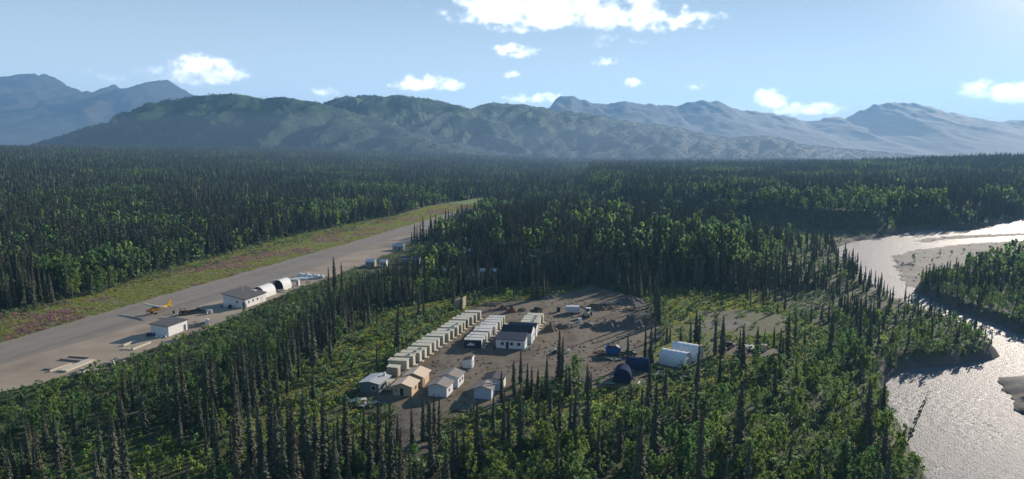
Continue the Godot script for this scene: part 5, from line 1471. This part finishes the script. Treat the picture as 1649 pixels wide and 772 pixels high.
	for j in junk:
		var cr := thing(j[0], j[1], "crate", Vector3(j[2], 0.05, j[3]), 0.4)
		put("body", Geo.new().box(Vector3(-0.7, 0, -0.6), Vector3(0.7, 1.0, 0.6)), j[4], cr)
		put("lid", Geo.new().box(Vector3(-0.76, 1.002, -0.66), Vector3(0.76, 1.08, 0.66)), j[4], cr)
		for s in [-1, 1]: put("batten", Geo.new().box(Vector3(s * 0.5 - 0.06, 0.02, 0.602), Vector3(s * 0.5 + 0.06, 0.98, 0.65)), M.old_wood, cr)
	log_pile("scrap_pile", "grey pile of scrap behind the flat roofed white shed", Vector3(-105.6, 0, -229.0), 16, 3.0, 1.8, 0.9, M.grey_wood, 42)
	var ibc := thing("white_tote", "white tank with bent top beside the gravel edge", "tank", Vector3(-102.9, 0.03, -227.4), 0.4)
	put("tank", Geo.new().prism(PackedVector2Array([Vector2(-0.6, 0), Vector2(0.6, 0), Vector2(0.6, 1.9), Vector2(0.2, 2.2), Vector2(-0.6, 2.1)]), -0.55, 0.55), M.white_wall, ibc)
	put("pallet", Geo.new().box(Vector3(-0.65, -0.03, -0.6), Vector3(0.65, -0.003, 0.6)), M.old_wood, ibc)
	put("valve", Geo.new().tube(Vector3(0, 0.15, 0.55), Vector3(0, 0.15, 0.68), 0.08, 0.08, 6), M.steel, ibc)
	for k in 3:
		var bag := thing("white_bag", ["white bag at the foot of the shaded wall of the flat roofed shed", "middle white bag by the flat roofed shed's near corner", "white bag at the sunny corner of the flat roofed shed"][k], "bag", Vector3(-112.0 + k * 1.3, 0.03, -211.9 - k * 0.1), k * 1.0)
		put("bag", Geo.new().tube(Vector3(-0.45, 0.2, 0), Vector3(0.45, 0.25, 0.1), 0.3, 0.22, 8), M.white_fabric, bag)
		put("tie", Geo.new().tube(Vector3(0.45, 0.25, 0.1), Vector3(0.6, 0.3, 0.12), 0.08, 0.12, 6), M.white_fabric, bag)
	# lumber along the edge
	beam("long_beam", "pale square beam nearest the flat roofed white shed's shadow", Vector3(-117.5, 0.04, -202.6), Vector3(-116.3, 0.04, -207.6), 0.7, 0.5, M.lumber)
	beam("long_beam", "long pale beam lying at the bushes below the flat roofed white shed", Vector3(-112.5, 0.04, -198.6), Vector3(-111.0, 0.04, -206.2), 0.6, 0.45, M.lumber)
	beam("short_slab", "short pale slab between the two pale beams", Vector3(-115.6, 0.04, -199.0), Vector3(-113.8, 0.04, -199.6), 1.2, 0.35, M.lumber, 2)
	beam("dark_timber", "short dark timber at the gravel edge, nearest of the lumber", Vector3(-126.6, 0.06, -180.6), Vector3(-123.6, 0.06, -180.2), 0.5, 0.3, M.old_wood)
	beam("dark_timber", "long dark timber across the sandy edge beside the pale slab", Vector3(-127.9, 0.06, -189.2), Vector3(-120.8, 0.06, -187.4), 0.4, 0.35, M.old_wood)
	beam("dark_timber", "farther of two long dark timbers on the sandy edge", Vector3(-126.9, 0.06, -191.7), Vector3(-120.3, 0.06, -190.4), 0.4, 0.3, M.old_wood)
	beam("long_beam", "pale beam beside the wide plank stack", Vector3(-123.8, 0.06, -178.6), Vector3(-121.9, 0.06, -185.0), 0.6, 0.4, M.lumber)
	beam("plank_stack", "wide low stack of pale planks on the sandy edge", Vector3(-120.4, 0.05, -178.6), Vector3(-118.6, 0.05, -188.6), 2.6, 0.4, M.lumber, 7)
	log_pile("broken_lumber", "broken pale boards spilling into the bushes", Vector3(-113.4, 0, -178.2), 18, 4.5, 3.0, 0.5, M.lumber, 43)
	log_pile("broken_lumber", "thin scatter of boards below the long beams", Vector3(-110.0, 0, -188.0), 10, 4.0, 4.0, 0.4, M.lumber, 44)
	# old cabins in the trees past the camp
	var old := [["old_cabin", "long grey cabin with white eaves among the spruces", -52.0, -352.5, 9.6, 4.6, M.slate_wall, M.grey_roof], ["old_cabin", "grey cabin by the airstrip edge beyond the others", -66.0, -398.0, 6.0, 4.5, M.grey_wood, M.metal_roof], ["old_tent_cabin", "low white roofed hut, left of the long grey cabin", -71.0, -343.5, 4.6, 3.4, M.grey_wood, M.white_wall], ["old_tent_cabin", "white roofed hut nearest the long grey cabin", -64.4, -342.6, 3.2, 3.0, M.offwhite, M.white_wall], ["old_tent_cabin", "small white hut right of the long grey cabin", -40.2, -371.0, 4.0, 3.0, M.grey_wood, M.white_wall], ["old_cabin", "dark cabin with white trim deepest in the spruces", -22.4, -373.5, 6.0, 4.0, M.dark_paint, M.metal_roof], ["old_cabin", "grey shed in the trees above the tan lean-to shed", -30.2, -317.6, 3.6, 3.0, M.grey_wood, M.metal_roof], ["old_cabin", "long low shed with pale eaves above the cabin rows", -11.4, -317.0, 9.0, 3.4, M.slate_wall, M.metal_roof]]
	for b in old:
		var o := thing(b[0], b[1], "cabin", Vector3(b[2], ground(b[2], b[3]), b[3]), YAW * 0.5)
		gable_x(o, b[4], b[5], 2.6, 0.9, b[6], b[7])
		put("fascia", Geo.new().box(Vector3(-b[4] / 2 - 0.1, 2.45, b[5] / 2 + 0.26), Vector3(b[4] / 2 + 0.1, 2.7, b[5] / 2 + 0.32)), M.white_wall, o)
		opening(o, "door", Vector3(b[4] * 0.2, 0.05, b[5] / 2), 0.9, 1.9, "z", M.dark, M.white_wall)
		opening(o, "window", Vector3(-b[4] * 0.25, 1.0, b[5] / 2), 0.9, 0.8, "z", M.glass, M.white_wall)
	# the snag leaning out over the river
	var sn := thing("leaning_snag", "leaning half-dead spruce tilted out over the wide river", "tree", Vector3(80.2, ground(80.2, -134.0), -134.0))
	sn.rotation = Vector3(0.1, 0.3, -0.33)
	put("crown", spruce(13.0, 0.75, 20, 5, 77, 0.35, false), M.needle2, sn)
	put("trunk", Geo.new().tube(Vector3(0, -0.6, 0), Vector3(0, 12.8, 0), 0.15, 0.02, 6), M.bark, sn)

func plane_() -> void:
	var o := thing("light_aircraft", "yellow and orange high-wing propeller plane parked on the airstrip", "aeroplane", Vector3(-128.0, 0.06, -244.2), 0.0)
	o.rotation.y = atan2(-0.5, 0.87)      # nose towards +z of the plane
	# local: nose +z, wings along x
	var sec := [[4.1, 1.55, 0.28, 0.3], [3.7, 1.55, 0.48, 0.5], [2.6, 1.6, 0.62, 0.66], [1.6, 1.75, 0.68, 0.86], [-0.2, 1.75, 0.68, 0.86], [-1.6, 1.72, 0.55, 0.66], [-3.4, 1.75, 0.32, 0.42], [-5.0, 1.85, 0.1, 0.22]]
	var cut := func(a: int, b: int) -> Geo:
		var rings := []
		for i in range(a, b):
			var s: Array = sec[i]
			var ring := []
			for k in 12: ring.append(Vector3(cos(TAU * k / 12) * s[2], s[1] + sin(TAU * k / 12) * s[3], s[0]))
			rings.append(ring)
		return Geo.new().loft(rings)
	put("fuselage", cut.call(2, 8), M.yellow, o)
	put("cowling", cut.call(0, 3), M.orange, o)
	var wing := Geo.new()
	for s in [-1, 1]:
		wing.loft([[Vector3(0, 2.62, 1.5), Vector3(0, 2.8, 1.1), Vector3(0, 2.72, -0.3), Vector3(0, 2.6, 0.6)], [Vector3(s * 4.5, 2.72, 1.5), Vector3(s * 4.5, 2.88, 1.1), Vector3(s * 4.5, 2.8, -0.3), Vector3(s * 4.5, 2.7, 0.6)], [Vector3(s * 7.0, 2.85, 1.35), Vector3(s * 7.0, 2.94, 1.1), Vector3(s * 7.0, 2.9, 0.0), Vector3(s * 7.0, 2.84, 0.6)]])
	put("wing", wing, M.wing_paint, o)
	for s in [-1, 1]:
		put("wing_strut", Geo.new().tube(Vector3(s * 0.6, 1.2, 0.6), Vector3(s * 3.2, 2.66, 0.6), 0.06, 0.06, 5), M.yellow, o)
		put("wing_tip", Geo.new().slab(Vector3(s * 7.15, 2.9, 0.65), Vector3(0.28, 0.12, 1.3)), M.orange, o)
		put("side_window", Geo.new().box(Vector3(s * 0.66 - 0.03, 1.9, -0.4), Vector3(s * 0.66 + 0.03, 2.4, 1.6)), M.glass, o)
		put("stripe", Geo.new().box(Vector3(s * 0.69 - 0.015, 1.45, -0.6), Vector3(s * 0.69 + 0.015, 1.7, 1.7)), M.rust, o)
		put("gear_leg", Geo.new().tube(Vector3(s * 0.5, 1.1, 1.4), Vector3(s * 1.3, 0.4, 1.5), 0.08, 0.06, 5), M.yellow, o)
		put("tailplane", Geo.new().loft([[Vector3(0, 1.95, -3.9), Vector3(0, 2.02, -4.4), Vector3(0, 1.95, -5.1)], [Vector3(s * 2.2, 1.95, -4.2), Vector3(s * 2.2, 2.0, -4.5), Vector3(s * 2.2, 1.95, -5.1)]]), M.yellow, o)
		put("wheel", Geo.new().tube(Vector3(s * 1.3 - 0.14, 0.38, 1.5), Vector3(s * 1.3 + 0.14, 0.38, 1.5), 0.38, 0.38, 12), M.rubber, o)
	put("tail_wheel", Geo.new().tube(Vector3(-0.07, 0.95, -4.7), Vector3(0.07, 0.95, -4.7), 0.18, 0.18, 8).tube(Vector3(0, 1.0, -4.7), Vector3(0, 1.7, -4.5), 0.04, 0.05, 5), M.rubber, o)
	put("fin", Geo.new().loft([[Vector3(-0.08, 1.9, -3.4), Vector3(0.08, 1.9, -3.4), Vector3(0.06, 1.9, -5.3), Vector3(-0.06, 1.9, -5.3)], [Vector3(-0.05, 4.0, -4.7), Vector3(0.05, 4.0, -4.7), Vector3(0.03, 4.0, -5.5), Vector3(-0.03, 4.0, -5.5)]]), M.yellow, o)
	put("windscreen", Geo.new().loft([[Vector3(-0.55, 2.05, 2.5), Vector3(0.55, 2.05, 2.5), Vector3(0.5, 2.0, 2.3), Vector3(-0.5, 2.0, 2.3)], [Vector3(-0.55, 2.6, 1.62), Vector3(0.55, 2.6, 1.62), Vector3(0.5, 2.5, 1.5), Vector3(-0.5, 2.5, 1.5)]]), M.glass, o)
	put("spinner", Geo.new().tube(Vector3(0, 1.55, 4.1), Vector3(0, 1.55, 4.5), 0.22, 0.05, 8), M.steel, o)
	for a in 3:
		var q := TAU * a / 3.0 + 0.4
		put("propeller_blade", Geo.new().tube(Vector3(0, 1.55, 4.25), Vector3(cos(q) * 1.3, 1.55 + sin(q) * 1.3, 4.25), 0.09, 0.05, 4), M.dark, o)

# ---------------------------------------------------------------- sky
func cloud_cover() -> ImageTexture:
	var W := 4096
	var H := 2048
	var im := Image.create(W, H, false, Image.FORMAT_RGBA8)
	im.fill(Color(1, 1, 1, 0))
	var f := FastNoiseLite.new()
	f.seed = 5
	f.frequency = 0.011
	f.fractal_octaves = 5
	f.noise_type = FastNoiseLite.TYPE_SIMPLEX_SMOOTH
	# azimuth (degrees right of ahead), elevation, half width, half height, density, wisp, warmth
	var list := [[3.8, 10.3, 9.5, 1.7, 1.25, 1.0, 0.0], [1.0, 10.9, 5.5, 1.4, 1.2, 0.8, 0.0], [12.0, 9.6, 5.2, 1.0, 0.95, 1.2, 0.0], [0.4, 7.4, 2.3, 0.65, 0.85, 0.8, 0.0], [8.2, 8.2, 2.0, 0.7, 0.45, 1.2, 0.0], [7.3, 6.65, 1.3, 0.32, 0.7, 0.9, 0.0], [0.0, 5.7, 0.95, 0.3, 0.7, 0.8, 0.0], [-24.2, 5.4, 3.6, 1.2, 1.0, 0.8, 1.0], [-23.5, 5.0, 1.8, 0.6, 0.6, 0.8, 1.0], [-30.0, 4.7, 1.2, 0.5, 0.3, 1.0, 0.0], [-15.0, 4.1, 1.1, 0.45, 0.8, 0.6, 0.0], [-7.0, 4.9, 3.4, 0.75, 1.05, 0.7, 0.0], [1.5, 3.8, 2.6, 0.5, 0.85, 0.8, 0.0], [9.7, 5.0, 1.0, 0.4, 0.85, 0.6, 0.0], [14.6, 4.5, 0.8, 0.3, 0.6, 0.8, 0.0], [20.3, 3.5, 1.5, 0.9, 1.15, 0.5, 0.0], [22.6, 2.7, 2.6, 0.6, 1.15, 0.6, 0.0], [33.4, 3.7, 1.1, 0.7, 0.8, 0.6, 0.0], [35.2, 3.4, 2.0, 0.85, 1.15, 0.6, 0.0], [36.8, 2.2, 1.2, 0.5, 0.8, 0.6, 0.0]]
	var k := RandomNumberGenerator.new()
	k.seed = 31
	for i in 34:
		var az := k.randf_range(42.0, 318.0)
		var w := k.randf_range(1.2, 6.5)
		list.append([az, k.randf_range(3.0, 24.0), w, w * k.randf_range(0.2, 0.35), k.randf_range(0.5, 1.0), k.randf_range(0.6, 1.1), 0.0])
	for c in list:
		var u0 := int(c[0] / 360.0 * W)
		var v0 := int((90.0 - c[1]) / 180.0 * H)
		var rw := int(c[2] / 360.0 * W * 1.35)
		var rh := int(c[3] / 180.0 * H * 1.5)
		for y in range(-rh, rh + 1):
			for x in range(-rw, rw + 1):
				var px := posmod(u0 + x, W)
				var py := clampi(v0 + y, 0, H - 1)
				var nx: float = x / (c[2] / 360.0 * W)
				var ny: float = y / (c[3] / 180.0 * H)
				if ny > 0.0: ny *= 1.35
				var r: float = nx * nx + ny * ny
				if r > 2.2: continue
				var sc: float = 9.0 / sqrt(c[3] * 1.6)
				var nz: float = f.get_noise_3d((u0 + x) * sc * 0.62, (v0 + y) * sc, c[0] * 20.0) + 0.35 * f.get_noise_3d((u0 + x) * sc * 2.2, (v0 + y) * sc * 3.0, c[0] * 20.0 + 99.0)
				var d: float = c[4] * (1.05 - r) + nz * (0.85 + 0.5 * c[5])
				d = smoothstep(0.0, 0.95 + 0.5 * c[5], d) * clampf(c[4], 0.0, 1.0)
				if d <= 0.004: continue
				var shade := clampf(0.5 - 0.5 * ny + nz * 0.5, 0.0, 1.0)
				var col := Color(0.93, 0.9, 0.87).lerp(Color(0.74, 0.68, 0.68), (1.0 - shade) * (0.35 + 0.65 * c[6]))
				var old := im.get_pixel(px, py)
				if d > old.a: im.set_pixel(px, py, Color(col.r, col.g, col.b, d))
	return ImageTexture.create_from_image(im)

func _ready() -> void:
	rng.seed = 2024
	noise.seed = 3
	noise.noise_type = FastNoiseLite.TYPE_SIMPLEX_SMOOTH
	noise.frequency = 0.01
	noise.fractal_octaves = 3
	soft.seed = 21
	soft.noise_type = FastNoiseLite.TYPE_SIMPLEX_SMOOTH
	soft.frequency = 0.01
	soft.fractal_octaves = 3
	soft.fractal_gain = 0.42
	ridged.seed = 8
	ridged.noise_type = FastNoiseLite.TYPE_SIMPLEX_SMOOTH
	ridged.frequency = 0.01
	ridged.fractal_type = FastNoiseLite.FRACTAL_RIDGED
	ridged.fractal_octaves = 5
	# camera
	var cam := Camera3D.new()
	cam.name = "camera"
	add_child(cam)
	cam.position = Vector3(0, 60, 0)
	cam.rotation_degrees.x = -7.72
	cam.fov = 38.22
	cam.near = 0.5
	cam.far = 60000.0
	# sky, haze, exposure
	var env := Environment.new()
	env.background_mode = Environment.BG_SKY
	var sky := Sky.new()
	var sm := ProceduralSkyMaterial.new()
	sm.sky_top_color = Color(0.21, 0.33, 0.45)
	sm.sky_horizon_color = Color(0.72, 0.78, 0.82)
	sm.sky_curve = 0.12
	sm.ground_bottom_color = Color(0.22, 0.23, 0.2)
	sm.ground_horizon_color = Color(0.5, 0.56, 0.6)
	sm.sun_angle_max = 75.0
	sm.sun_curve = 0.06
	sm.sky_cover = cloud_cover()
	sm.sky_cover_modulate = Color(1, 1, 1, 0.85)
	sky.sky_material = sm
	env.sky = sky
	env.tonemap_mode = Environment.TONE_MAPPER_LINEAR
	env.tonemap_exposure = 2.28
	env.sdfgi_enabled = true
	env.ssao_enabled = true
	env.ssil_enabled = true
	env.volumetric_fog_enabled = true
	env.volumetric_fog_albedo = Color(0.54, 0.75, 0.95)
	env.volumetric_fog_density = 0.000085
	env.volumetric_fog_anisotropy = 0.22
	env.volumetric_fog_length = 12000.0
	var we := WorldEnvironment.new()
	we.name = "world_environment"
	we.environment = env
	add_child(we)
	# low evening sun ahead and to the right
	var sun := DirectionalLight3D.new()
	sun.name = "sun"
	add_child(sun)
	sun.look_at_from_position(Vector3.ZERO, -Vector3(0.66, 0.325, -0.75))
	sun.light_color = Color(1.0, 0.94, 0.87)
	sun.light_energy = 1.32
	sun.light_angular_distance = 0.5
	sun.shadow_enabled = true
	make_materials()
	make_land()
	make_far()
	make_valley_haze()
	make_airstrip()
	make_camp()
	make_plants()
